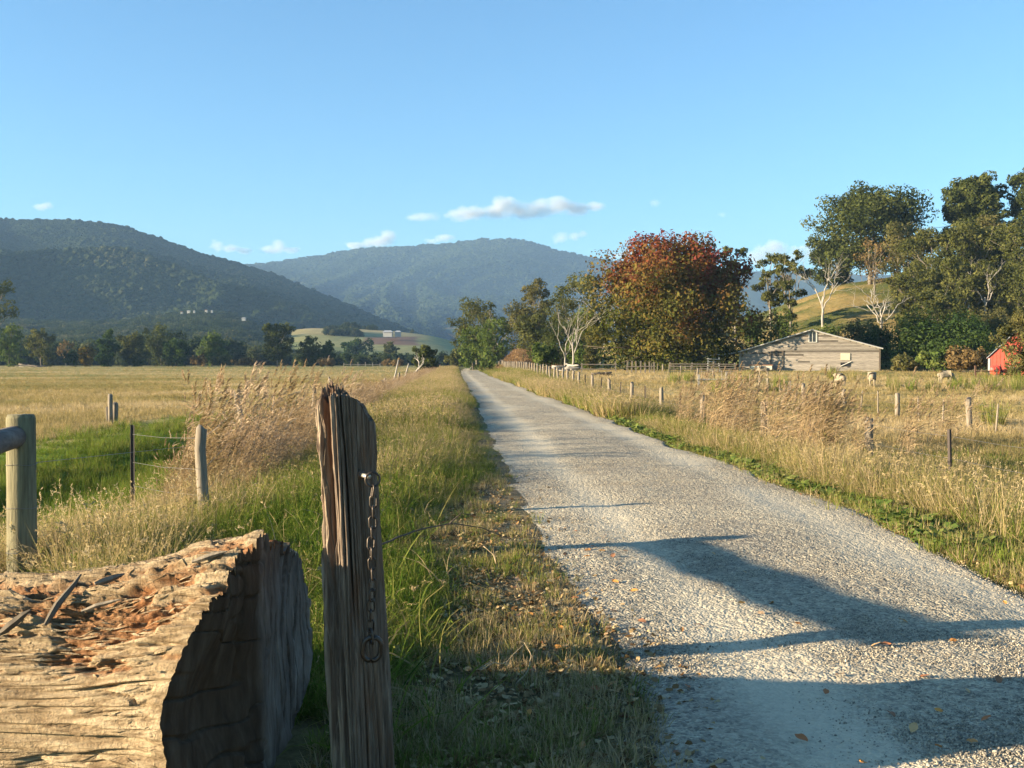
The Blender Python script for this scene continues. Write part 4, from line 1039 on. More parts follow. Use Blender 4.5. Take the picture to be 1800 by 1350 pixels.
def barn():
    Y = 116.5
    A = px(1303, 650, Y); zb = gz(A.x + 7, Y) - .05
    x0 = A.x; x1 = px(1540, 650, Y).x; xa = px(1427, 580, Y).x
    ze0 = px(1303, 618, Y).z; ze1 = px(1540, 612, Y).z; za = px(1427, 580, Y).z
    root = empty('barn', ((x0 + x1) / 2, Y, zb), 'long weathered timber barn with low gable beside the red oak', 'barn', rz=math.radians(-14))
    ox, oy, oz = root.location
    D = 15.0
    def top(x): return ze0 + (za - ze0) * (x - x0) / (xa - x0) if x < xa else ze1 + (za - ze1) * (x1 - x) / (x1 - xa)
    def L(x, y, z): return (x - ox, y - oy, z - oz)
    # backing wall
    V = [L(x0, Y + .06, zb - .3), L(x1, Y + .06, zb - .3), L(x1, Y + .06, ze1 - .05), L(xa, Y + .06, za - .05), L(x0, Y + .06, ze0 - .05)]
    V += [(a, b + D, c) for a, b, c in V]
    me = bpy.data.meshes.new('wall'); me.from_pydata(V, [], [(0, 1, 2, 3, 4), (9, 8, 7, 6, 5), (0, 4, 9, 5), (1, 6, 7, 2), (0, 5, 6, 1)]); me.update()
    wall = obj('wall', me, M_board, root)
    # horizontal boards, each its own piece, slightly uneven
    bh = .19; z = zb; k = 0
    r = random.Random(4)
    while z < za - .1:
        zt = min(z + bh, za - .05); zm = zt
        a = x0 if zm < ze0 else x0 + (xa - x0) * (zm - ze0) / (za - ze0)
        b = x1 if zm < ze1 else x1 - (x1 - xa) * (zm - ze1) / (za - ze1)
        a0 = a; cuts = [a] + sorted(r.uniform(a + .8, b - .8) for _ in range(2 if b - a > 5 else 0)) + [b]
        for c0, c1 in zip(cuts[:-1], cuts[1:]):
            if c1 - c0 < .2: continue
            d = r.uniform(0, .018); s = r.uniform(-.012, .012)
            V = [L(c0 + .006, Y + .02 - d, z + s), L(c1 - .006, Y + .02 - d, z - s), L(c1 - .006, Y + .055, z - s), L(c0 + .006, Y + .055, z + s),
                 L(c0 + .006, Y + .045 - d, zt + s - .004), L(c1 - .006, Y + .045 - d, zt - s - .004), L(c1 - .006, Y + .055, zt - s - .004), L(c0 + .006, Y + .055, zt + s - .004)]
            V[0] = (V[0][0], V[0][1] - .02, V[0][2]); V[1] = (V[1][0], V[1][1] - .02, V[1][2])
            me = bpy.data.meshes.new('board'); me.from_pydata(V, [], [(0,3,2,1),(4,5,6,7),(0,1,5,4),(1,2,6,5),(2,3,7,6),(3,0,4,7)]); me.update()
            obj('board', me, M_board, wall)
        z += bh; k += 1
    # roof sheets
    for sgn in (-1, 1):
        xe, ze = (x0 - .35, ze0 - .10) if sgn < 0 else (x1 + .3, ze1 - .08)
        V = []
        for yy in (Y - .3, Y + D + .3):
            V += [L(xe, yy, ze), L(xa, yy, za), L(xa, yy, za + .07), L(xe, yy, ze + .07)]
        me = bpy.data.meshes.new('roof'); me.from_pydata(V, [], [(0,1,2,3),(7,6,5,4),(3,2,6,7),(0,4,5,1),(0,3,7,4),(1,5,6,2)]); me.update()
        rf = obj('roof', me, M_iron, root)
        mb = MB(); mb.tube([L(xe, Y - .32, ze + .0), L(xa, Y - .32, za + .0)], .07, 4); obj('barge_board', mb.mesh('barge_board'), M_white, rf)
    # gable window, hatch, doorway, lean-to trough, corner boards
    def rect(xa_, xb_, ya_, yb_): p, q = px(xa_, yb_, Y), px(xb_, ya_, Y); return p.x - ox, q.x - ox, p.z - oz, q.z - oz
    a, b, c, d = rect(1422, 1434, 584, 601)
    win = empty('window', (0, 0, 0), None, None); win.parent = root; del_keys = None
    mb = MB(); mb.box((a, -.02, c), (b, .01, d)); obj('pane', mb.mesh('pane'), M_glass, win)
    mb = MB()
    for bx in (((a - .06, -.06, c - .06), (a + .04, .0, d + .06)), ((b - .02, -.06, c - .06), (b + .12, .0, d + .06)), (((a + b) / 2 - .03, -.06, c), ((a + b) / 2 + .03, -.01, d)), ((a + .04, -.05, d), (b - .02, -.002, d + .06)), ((a + .04, -.07, c - .07), (b - .02, -.002, c))): mb.box(*bx)
    obj('frame', mb.mesh('frame'), M_white, win)
    a, b, c, d = rect(1475, 1491, 621, 633); mb = MB(); mb.box((a, -.07, c), (b, -.012, d)); obj('hatch', mb.mesh('hatch'), M_cream, root)
    a, b, c, d = rect(1475, 1491, 637, 644); mb = MB(); mb.box((a, -.05, c), (b, -.012, d)); obj('opening', mb.mesh('opening'), M_black, root)
    mb = MB(); mb.tube([(a, -.1, c), (b + .1, -.1, d + .08)], .06, 4); obj('rail', mb.mesh('rail'), M_white, root)
    a, b, c, d = rect(1356, 1377, 616, 648)
    mb = MB()
    for bx in (((a, -.075, c), (a + .09, -.012, d)), ((b, -.075, c), (b + .09, -.012, d)), ((a + .09, -.07, d - .1), (b, -.012, d))): mb.box(*bx)
    obj('door_frame', mb.mesh('door_frame'), M_dark, root)
    a, b, c, d = rect(1322, 1359, 641, 650); mb = MB(); mb.box((a, -1.2, c), (b, -.03, d - .1)); obj('trough', mb.mesh('trough'), plain('pale_tin', (.45, .43, .36)), root)
    mb = MB(); mb.box((a - .15, -1.25, d - .1), (b + .1, -.03, d)); obj('trough_lid', mb.mesh('trough_lid'), plain('rusty_lid', (.25, .13, .07)), root)
    for xx, zz in ((x0, ze0), (x1, ze1)):
        mb = MB(); mb.box((xx - ox - .09, -.08, -.2), (xx - ox + .07, .02, zz - oz + .05)); obj('corner_post', mb.mesh('corner_post'), M_cream if xx == x0 else M_dark, root)
    # open skillion on the shaded side
    for yy in (2., 6., 10., 14.):
        mb = MB(); mb.tube([(x0 - ox - 3.0, yy, -.2), (x0 - ox - 3.0, yy, 1.75)], .1, 5); obj('side_post', mb.mesh('side_post'), M_cream, root)
    V = [(x0 - ox - 3.3, -.0, 1.72), (x0 - ox - .02, -.0, 2.05), (x0 - ox - .02, D, 2.05), (x0 - ox - 3.3, D, 1.72)]; V += [(a, b, c + .06) for a, b, c in V]
    me = bpy.data.meshes.new('side_roof'); me.from_pydata(V, [], [(3,2,1,0),(4,5,6,7),(0,1,5,4),(1,2,6,5),(2,3,7,6),(3,0,4,7)]); me.update(); obj('side_roof', me, M_iron, root)
barn()

# ------------------------------------------------------------------ red shed and farm gear
M_red = plain('faded_red_paint', (.42, .07, .045), .7, .3, 2.0); M_red2 = plain('bright_red_enamel', (.55, .05, .035), .45, .12)
M_tyre = plain('tyre', (.03, .03, .03)); M_steel = plain('rusty_steel', (.13, .075, .05), .8, .4, 20)
def red_shed():
    Y = 92.0; p = px(1738, 678, Y); zb = gz(p.x + 2, Y)
    root = empty('red_shed', (p.x, Y, zb), 'small red gabled shed with white corner trim behind the grey tree', 'shed', rz=math.radians(-27))
    w = 4.6; ze = px(1738, 628, Y).z - zb; za = px(1752, 600, Y).z - zb + 1.0; D = 5.0
    nb = 15
    V = [(0, .03, -.2), (w, .03, -.2), (w, .03, ze), (w / 2, .03, za), (0, .03, ze)]; V += [(a, b + D, c) for a, b, c in V]
    me = bpy.data.meshes.new('wall'); me.from_pydata(V, [], [(0,1,2,3,4),(9,8,7,6,5),(0,4,9,5),(1,6,7,2),(0,5,6,1)]); me.update(); wall = obj('wall', me, M_red, root)
    for i in range(nb):
        a, b = w * i / nb + .01, w * (i + 1) / nb - .01; t = lambda x: ze + (za - ze) * (1 - abs(x - w / 2) / (w / 2))
        V = [(a, 0, -.1), (b, 0, -.1), (b, .028, -.1), (a, .028, -.1), (a, 0, t(a) - .04), (b, 0, t(b) - .04), (b, .028, t(b) - .04), (a, .028, t(a) - .04)]
        me = bpy.data.meshes.new('board'); me.from_pydata(V, [], [(0,3,2,1),(4,5,6,7),(0,1,5,4),(1,2,6,5),(2,3,7,6),(3,0,4,7)]); me.update(); obj('board', me, M_red, wall)
    for s in (0, 1):
        xe = -.2 if s == 0 else w + .2
        V = []
        for yy in (-.15, D + .2): V += [(xe, yy, ze - .12), (w / 2, yy, za), (w / 2, yy, za + .06), (xe, yy, ze - .06)]
        me = bpy.data.meshes.new('roof'); me.from_pydata(V, [], [(0,1,2,3),(7,6,5,4),(3,2,6,7),(0,4,5,1),(0,3,7,4),(1,5,6,2)]); me.update(); obj('roof', me, M_iron, root)
    mb = MB(); mb.box((-.07, -.05, -.1), (.09, -.004, ze - .1)); obj('corner_board', mb.mesh('corner_board'), M_white, root)
red_shed()
def trailer_tank():
    Y = 86.0; p = px(1749, 678, Y); zb = gz(p.x, Y)
    root = empty('tank_trailer', (p.x, Y, zb), 'bright red round-ended tank on wheels in front of the red shed', 'tank trailer', rz=math.radians(-26))
    mb = MB(); n = 20
    ang = np.linspace(0, 2 * math.pi, n, endpoint=False); R = .38
    ring = lambda y, s: np.stack([np.sign(np.cos(ang)) * np.abs(np.cos(ang)) ** .6 * R * s * 1.05, np.full(n, y), .62 + np.sign(np.sin(ang)) * np.abs(np.sin(ang)) ** .6 * R * s], 1)
    rows = [(-.05, .2), (0, .82), (.06, 1), (1.9, 1), (1.96, .82), (2.0, .2)]
    V = np.concatenate([ring(y, s) for y, s in rows]); mb.add(V, grid_faces(len(rows), n, True)); mb.f.append(tuple(range(n))); mb.f.append(tuple(range((len(rows) - 1) * n, len(rows) * n))[::-1])
    obj('tank', mb.mesh('tank', True), M_red2, root)
    for xx in (-.5, .5):
        mb = MB(); mb.tube([(xx - .07, 1.0, .26), (xx + .07, 1.0, .26)], .26, 14); obj('wheel', mb.mesh('wheel'), M_tyre, root)
    mb = MB(); mb.tube([(0, -.1, .2), (0, 2.6, .3)], .05, 6); mb.tube([(-.5, 1, .26), (.5, 1, .26)], .04, 6); obj('chassis', mb.mesh('chassis'), M_steel, root)
    for i, (xq, yq, lb, c) in enumerate([(1762, 676, 'small two-wheeled rusty red cart next to the red tank', M_red), (1784, 677, 'rusty timber-framed farm implement under the grey tree', M_steel)]):
        q = px(xq, yq, Y + 1); z0 = gz(q.x, Y + 1)
        r2 = empty('farm_implement', (q.x, Y + 1, z0), lb, 'farm implement')
        mb = MB(); mb.box((-.45, -.25, .3), (.35, .4, .62)); mb.box((-.45, -.25, .62), (-.38, .4, .9)); obj('body', mb.mesh('body'), c, r2)
        for xx in (-.3, .25):
            mb = MB(); mb.tube([(xx - .04, -.3, .2), (xx + .04, -.3, .2)], .2, 12); obj('wheel', mb.mesh('wheel'), M_tyre, r2)
        mb = MB(); mb.tube([(.3, 0, .4), (.95, -.1, .85)], .04, 5); mb.tube([(-.1, -.3, .1), (-.35, -.35, 1.05)], .05, 5); obj('shaft', mb.mesh('shaft'), M_white if i else M_steel, r2)
trailer_tank()

# far farm buildings on the pasture slope and houses under the hill
def far_house(x, ybase, Y, w, h, d, label, zc=None, name='farmhouse', wm=None, rm=None):
    p = px(x, ybase, Y); root = empty(name, p, label, 'house')
    mb = MB(); mb.box((-w / 2, 0, -1.5), (w / 2, d, h * .6)); obj('wall', mb.mesh('wall'), wm or M_white, root)
    V = [(-w / 2 - .5, -.5, h * .58), (w / 2 + .5, -.5, h * .58), (w / 2 + .5, d + .5, h * .58), (-w / 2 - .5, d + .5, h * .58), (-w / 2 + .8, d / 2, h), (w / 2 - .8, d / 2, h)]
    me = bpy.data.meshes.new('roof'); me.from_pydata(V, [], [(0,1,5,4),(1,2,5),(2,3,4,5),(3,0,4),(3,2,1,0)]); me.update(); obj('roof', me, rm or M_roofw, root)
M_roofw = plain('pale_roof', (.42, .40, .37), .6, .1); M_roofr = plain('terracotta_roof', (.30, .14, .09)); M_wallc = plain('cream_wall', (.55, .5, .42))
far_house(681, 588.5, 780, 6.5, 3.4, 6, 'long white-roofed farm building on the far pasture slope', name='farm_building')
far_house(699, 588, 785, 4, 3, 5, 'small white outbuilding beside the white-roofed farm building', name='farm_building')
for i, (x, y, lb) in enumerate([(319, 549.5, 'leftmost of the tiny houses under the dark hill'), (331, 548, 'second tiny pale house from the left under the hill'), (341, 547.5, 'middle tiny pale house under the hill'), (362, 546.5, 'fourth tiny house under the hill, beside the last'), (372, 547, 'rightmost of the tiny houses under the dark hill')]):
    far_house(x, y, 1010, [1.8, 2.7, 1.6, 2.2, 1.5][i], [1.2, 1.5, 1.1, 1.3, 1.1][i], 2.2, lb, wm=M_wallc if i % 2 else M_white, rm=M_roofr if i in (0, 3) else M_roofw)
far_house(428, 561, 960, 3.4, 1.7, 3, 'lone pale house among trees right of the house cluster', wm=M_white)

# ------------------------------------------------------------------ fences
M_post = wood_mat('grey_fence_post', (.19,.155,.115), (.26,.215,.16), (.12,.095,.07), (16, 16, 1.0), .5, 3.0)
M_postg = wood_mat('treated_pine', (.17,.15,.085), (.235,.205,.12), (.075,.062,.04), (9, 9, .7), 1.0, 4.0)
M_star = plain('star_picket_steel', (.055, .042, .036), .7, .4, 30); M_wire = plain('wire', (.22, .20, .18), .5, .2, 5, .6)
def post_mesh(h, r, seed, sides=9):
    g = np.random.default_rng(seed); mb = MB(); P = np.array([(0, 0, -.25), (0, 0, h * .35), (g.normal(0, .008), g.normal(0, .008), h * .8), (g.normal(0, .01), 0, h - .01), (g.normal(0, .01), 0, h)])
    mb.tube(P, np.array([1.05, 1.0, .97, .95, .88]) * r, sides); me = mb.mesh('post', True)
    return me
def star_mesh(h):
    mb = MB()
    for a in (90, 210, 330):
        t = math.radians(a); d = np.array([math.cos(t), math.sin(t)]); s = np.array([-d[1], d[0]]) * .0035
        V = []
        for z in (-.3, h):
            for q in (-s, d * .03 - s, d * .03 + s, s): V.append((q[0], q[1], z))
        mb.add(V, [(0,1,5,4),(1,2,6,5),(2,3,7,6),(4,5,6,7)])
    return mb.mesh('star_picket')
PM = [post_mesh(1.0, .06, s) for s in range(4)]; SM = star_mesh(1.0)

def fence(name, label, pts, wires=(.35, .6, .9), rngseed=3, cat='fence'):
    """pts: (X, Y, height, kind, lean, radius scale)"""
    r = random.Random(rngseed); X0, Y0 = pts[0][:2]
    root = empty(name, (X0, Y0, gz(X0, Y0)), label, cat); o3 = np.array(root.location)
    tops = []
    for X, Y, h, kind, lean, rs in pts:
        z = gz(X, Y)
        if kind == 's': o = obj('star_picket', SM, M_star, root)
        else: o = obj('post', PM[r.randrange(4)], M_post, root)
        o.location = (X - X0, Y - Y0, z - o3[2]); o.scale = (rs, rs, h); o.rotation_euler = (r.gauss(0, .02), lean, r.uniform(0, 6))
        tops.append((X - X0, Y - Y0, z - o3[2], h))
    for w in wires:
        mb = MB(); P = []
        for i in range(len(tops) - 1):
            a, b = np.array(tops[i]), np.array(tops[i + 1])
            for f in (0, .5): c = a + (b - a) * f; P.append((c[0], c[1], c[2] + c[3] * w - (.02 if f else 0)))
        P.append((tops[-1][0], tops[-1][1], tops[-1][2] + tops[-1][3] * w))
        mb.tube(P, .0022, 4); me = mb.mesh('wire'); obj('wire', me, M_wire, root)
    return root

u_f = 7.15
pts = []; Yc = 12.1; k = 0
while Yc < 175:
    wood = k % 2 == 0 if Yc < 60 else True
    pts.append((u_f - TK * Yc, Yc, 1.08 if wood else 1.05, 'w' if wood else 's', random.gauss(0, .025), 1.25 if wood else 1.0)); k += 1; Yc += 3.05
fence('wire_fence', 'wire fence of round posts and steel pickets beside the gravel track', pts)
# second fence across the sheep paddock
pts = []
for x, yt in [(1860, 710), (1705, 700), (1578, 692), (1485, 684), (1412, 678), (1352, 672), (1302, 667), (1255, 662), (1226, 659), (1196, 657), (1165, 655), (1135, 653.5)]:
    Yc = 12.4 * F / max(60, (x - 968)) if x > 1200 else 12.4 * F / (x - 968) * 1.0
    Yc = min(Yc, 108); X = (x - 900) / F * Yc; pts.append((X, Yc, max(.75, px(x, yt, Yc).z - gz(X, Yc)), 'w', random.gauss(0, .05), 1.45))
for i in range(len(pts) - 1, 0, -1):
    a, b = pts[i - 1], pts[i]
    for f in (.33, .66):
        X = a[0] + (b[0] - a[0]) * f; Yc = a[1] + (b[1] - a[1]) * f; pts.insert(i, (X, Yc, .85, 'w', random.gauss(0, .12), .45))
pts.sort(key=lambda p: p[1])
fence('wire_fence', 'weathered post and dropper fence crossing the sheep paddock', pts)
# left fence, hidden in reeds
pts = []
for x, yt, kind, rs, ln in [(232, 747, 's', 1.1, 0), (356, 752, 'w', 1.0, .0), (438, 690, 'w', 1.1, .2), (548, 676, 'w', 1.0, .15), (585, 664, 'w', .8, .1), (645, 682, 'w', 1.2, .0), (672, 669, 'w', 1.9, .0), (690, 667, 'w', 1.2, .1), (700, 655, 'w', 1.4, .14), (712, 664, 'w', 1.3, 0), (722, 655, 'w', 1.2, 0), (730, 653, 'w', 1.1, .0), (737, 651, 'w', 1.2, 0), (745, 650, 'w', 1.2, 0), (752, 649, 'w', 1.3, 0), (758, 648, 'w', 1.3, 0), (764, 647, 'w', 1.3, 0)]:
    Yc = 10.6 if x == 356 else 4.45 * F / (800 - x); Yc = min(Yc, 190); X = (x - 900) / F * Yc; pts.append((X, Yc, max(.8, px(x, yt, Yc).z - gz(X, Yc)), kind, ln, rs * .95))
fence('wire_fence', 'old leaning post fence half buried in reeds on the left', pts)
# paired posts alone in the paddock
for x, Y_, h, rs, ln, lb in [(194, 36, .98, 1.4, 0, 'taller of two short posts at the green ditch edge'), (202, 36.3, .7, 1.6, .02, 'stubby darker post leaning beside the taller ditch post'), (188, 36.5, .55, .6, -.03, 'thin low stake left of the two ditch posts'), (677, 75, .95, 1.6, 0, 'lone stout post in the far pasture beyond the reeds'), (583, 62, 1.0, .7, .1, 'thin stick post rising above the gate post top')]:
    X = px(x, 700, Y_).x; o = obj('fence_post', PM[int(x) % 4], M_post, loc=(X, Y_, gz(X, Y_)), rot=(0, ln, x), label=lb, cat='fence post', group='lone posts in the left paddock'); o.scale = (rs, rs, h)
# dead leaning poles near fence end
for x, yt, ln, Y_, lb in [(700, 634, .22, 110, 'white leaning dead pole rising from the left fence line'), (718, 641, .28, 112, 'darker leaning pole just before the wind-leaning tree')]:
    mb = MB(); h = px(x, yt, Y_).z - gz(px(x, yt, Y_).x, Y_) + .1; mb.tube(wiggle((0, 0, -.1), (h * ln, 0, h), 5, .03, np.random.default_rng(7)), np.linspace(.12, .07, 5), 6)
    X = px(x - 8, yt, Y_).x; obj('dead_pole', mb.mesh('dead_pole', True), M_dead, loc=(X, Y_, gz(X, Y_)), label=lb, cat='dead pole')

# stock yards by the oak
def yard(name, label, x0, x1, Y, nr, h, mat, picket=False, dy=0., cat='yard fence'):
    X0, X1 = px(x0, 650, Y).x, px(x1, 650, Y).x; z = gz((X0 + X1) / 2, Y); root = empty(name, (X0, Y, z), label, cat); L = X1 - X0
    npst = max(2, int(L / (.42 if picket else 2.0)) + 1); g = random.Random(int(x0))
    for i in range(npst):
        f = i / (npst - 1); mb = MB(); hh = h * g.uniform(.85, 1.1); mb.box((-.06, -.04, -.1), (.06, .04, hh)); o = obj('paling' if picket else 'post', mb.mesh('post'), mat, root); o.location = (L * f, dy * f, 0); o.rotation_euler = (0, g.gauss(0, .05), 0)
    for k in range(nr):
        mb = MB(); zz = h * (k + .6) / nr * .92; mb.tube([(-.1, -.07, zz), (L + .1, dy - .07, zz + g.gauss(0, .05))], .05, 4); obj('rail', mb.mesh('rail'), mat, root)
yard('paling_fence', 'short pale paling fence left of the oak trunk', 1102, 1150, 100, 1, 1.15, M_post, True)
yard('stock_yard', 'dark railed stock yard in the shade under the oak', 1178, 1292, 101, 4, 1.05, M_post)
yard('stock_yard', 'low rails of an old yard beside the timber heap', 1022, 1082, 108, 2, 1.0, M_post)
yard('stock_yard', 'bleached high rails of the loading pen at the barn corner', 1244, 1264, 116, 5, 1.6, M_white)
yard('hitching_rail', 'single pale rail on posts in the paddock before the oak', 1228, 1276, 66, 1, .95, M_dead)
yard('gate_rail', 'brown single-bar gate before the red shed', 1715, 1752, 84, 1, 1.05, M_steel)
yard('rail_fence', 'long white rail fence at the far edge of the left paddock', 604, 668, 300, 1, 1.3, M_dead)
# heap of old timber at the foot of the pale trunks, fallen timber far left
def heap(name, label, x0, x1, Y, n, th, mat, seed, hmax=.8):
    g = np.random.default_rng(seed); X0, X1 = px(x0, 650, Y).x, px(x1, 650, Y).x; z = gz((X0 + X1) / 2, Y); root = empty(name, ((X0 + X1) / 2, Y, z), label, 'timber'); W = X1 - X0
    for i in range(n):
        L = W * g.uniform(.3, .75); a = g.normal(0, .35); c = np.array([g.uniform(-.3, .3) * W, g.uniform(-.6, .6), g.uniform(.05, hmax)]); d = np.array([math.cos(a), math.sin(a) * .8, g.normal(0, .12)]) * L / 2
        mb = MB(); mb.tube(wiggle(c - d, c + d, 5, .05, g), np.linspace(th, th * .55, 5) * g.uniform(.7, 1.3), 6); obj('log', mb.mesh('log', True), mat, root)
heap('timber_heap', 'heap of grey old logs under the twin pale trunks', 972, 1024, 118, 14, .14, M_dead, 5)
heap('timber_heap', 'low dark pile of branches right of the grey log heap', 1042, 1076, 92, 7, .09, M_dark, 6, .25)
heap('timber_heap', 'fallen pale timber at the far left edge of the paddock', 30, 84, 285, 9, .16, M_post, 8, .6)

# ------------------------------------------------------------------ sheep
M_wool = N('wool'); _n = M_wool.noise(M_wool.mapping((1, 1, 1)), 14, 4, .6); M_wool = M_wool.bsdf(M_wool.mix(_n, (.20, .16, .11), (.30, .245, .17)), .95, M_wool.bump(_n, .8, .04))
def sheep_mesh(gr):
    pts = [(0, 0, .62), (.28, 0, .64), (-.30, 0, .63), (.45, 0, .66 if not gr else .58), (.60, 0, .80 if not gr else .36), (.78, 0, .76 if not gr else .16), (.86, 0, .70 if not gr else .07), (-.46, 0, .60), (-.52, 0, .45)]
    rad = [.25, .23, .24, .16, .105, .075, .05, .14, .04]; ed = [(0, 1), (0, 2), (1, 3), (3, 4), (4, 5), (5, 6), (2, 7), (7, 8)]
    for sx, sy in ((.27, .12), (.27, -.12), (-.32, .12), (-.32, -.12)):
        k = len(pts); hind = sx < 0; pts += [(sx, sy, .46), (sx + (-.05 if hind else .01), sy, .26), (sx + (0.0 if hind else -.01), sy, .03)]; rad += [.10, .045, .035]; ed += [(1 if sx > 0 else 2, k), (k, k + 1), (k + 1, k + 2)]
    for s in (-1, 1):
        k = len(pts); b = pts[5]; pts.append((b[0] - .10, s * .11, b[2] + .05)); rad.append(.022); ed.append((5, k))
    me = bpy.data.meshes.new('sheep'); me.from_pydata(pts, ed, []); o = bpy.data.objects.new('tmp', me); C.objects.link(o)
    md = o.modifiers.new('s', 'SKIN'); md.use_smooth_shade = True
    for i, sv in enumerate(me.skin_vertices[0].data): sv.radius = (rad[i], rad[i]); sv.use_root = (i == 0)
    o.modifiers.new('d', 'SUBSURF').levels = 1
    dg = bpy.context.evaluated_depsgraph_get(); out = bpy.data.meshes.new_from_object(o.evaluated_get(dg)); bpy.data.objects.remove(o); return out
SA, SB = sheep_mesh(True), sheep_mesh(False)
for x, yb, Y, me, rz, lb in [(1341, 664, 88, SA, math.pi, 'cream sheep grazing below the barn door'), (1477, 681, 66, SB, math.pi * .55, 'small sheep facing away beside olive rushes below the barn hatch'), (1662, 679, 72, SA, .1, 'pale sheep grazing nearest the red shed'), (1533, 679, 66, SB, math.pi * .4, 'half hidden sheep among reed tops right of the barn')]:
    X = (x - 900) / F * Y; o = obj('sheep', me, M_wool, loc=(X, Y, gz(X, Y) + .22), rot=(0, 0, rz), label=lb, cat='sheep', group='sheep in the paddock'); o.scale = (1.05, 1.05, 1.05)
    o.location.z = gz(X, Y) + .0

# ------------------------------------------------------------------ foreground: slip rail fence at the left edge
def rail_fence():
    a = np.array([-3.76, 8.05]); b = np.array([-2.9, 4.9]); z = gz(*a)
    root = empty('rail_fence', (a[0], a[1], z), 'pine post with a thick dark rail at the photo edge', 'fence')
    for p, h in ((a, 1.33), (b, 1.36)):
        mb = MB(); n = 18; rows = np.array([-.3, .0, .4, .8, h - .03, h]); rr = np.array([.112, .11, .108, .106, .105, .095])
        mb.tube(np.stack([np.zeros(6), np.zeros(6), rows], 1), rr, n); o = obj('post', mb.mesh('post', True), M_postg, root); o.location = (p[0] - a[0], p[1] - a[1], gz(*p) - z)
    d = b - a; L = np.linalg.norm(d); d /= L; mb = MB(); off = np.array([-d[1], d[0]]) * .0
    mb.tube(wiggle((-d[0] * .05 + .0, -d[1] * .05 - .12, 1.165), (d[0] * (L + .2), d[1] * (L + .2) - .05, 1.19), 7, .01, np.random.default_rng(4)), np.linspace(.085, .08, 7), 14); obj('rail', mb.mesh('rail', True), wood_mat('old_rail', (.13,.10,.085), (.19,.155,.13), (.08,.065,.055), (12, 2, 12), .5, 3.0), root)
    for zz in (.28, .62, .95):
        mb = MB(); th = np.linspace(0, 2 * math.pi, 18)
        mb.tube(np.stack([.112 * np.cos(th), .112 * np.sin(th), zz + .004 * np.sin(3 * th)], 1), .002, 4, False); obj('wire', mb.mesh('wire'), M_wire, root)
    for zz in (.35, .95):
        mb = MB(); mb.tube([(0, 0, zz), (-.55, 6.2, zz - .35)], .0022, 4); obj('wire', mb.mesh('wire'), M_wire, root)
rail_fence()

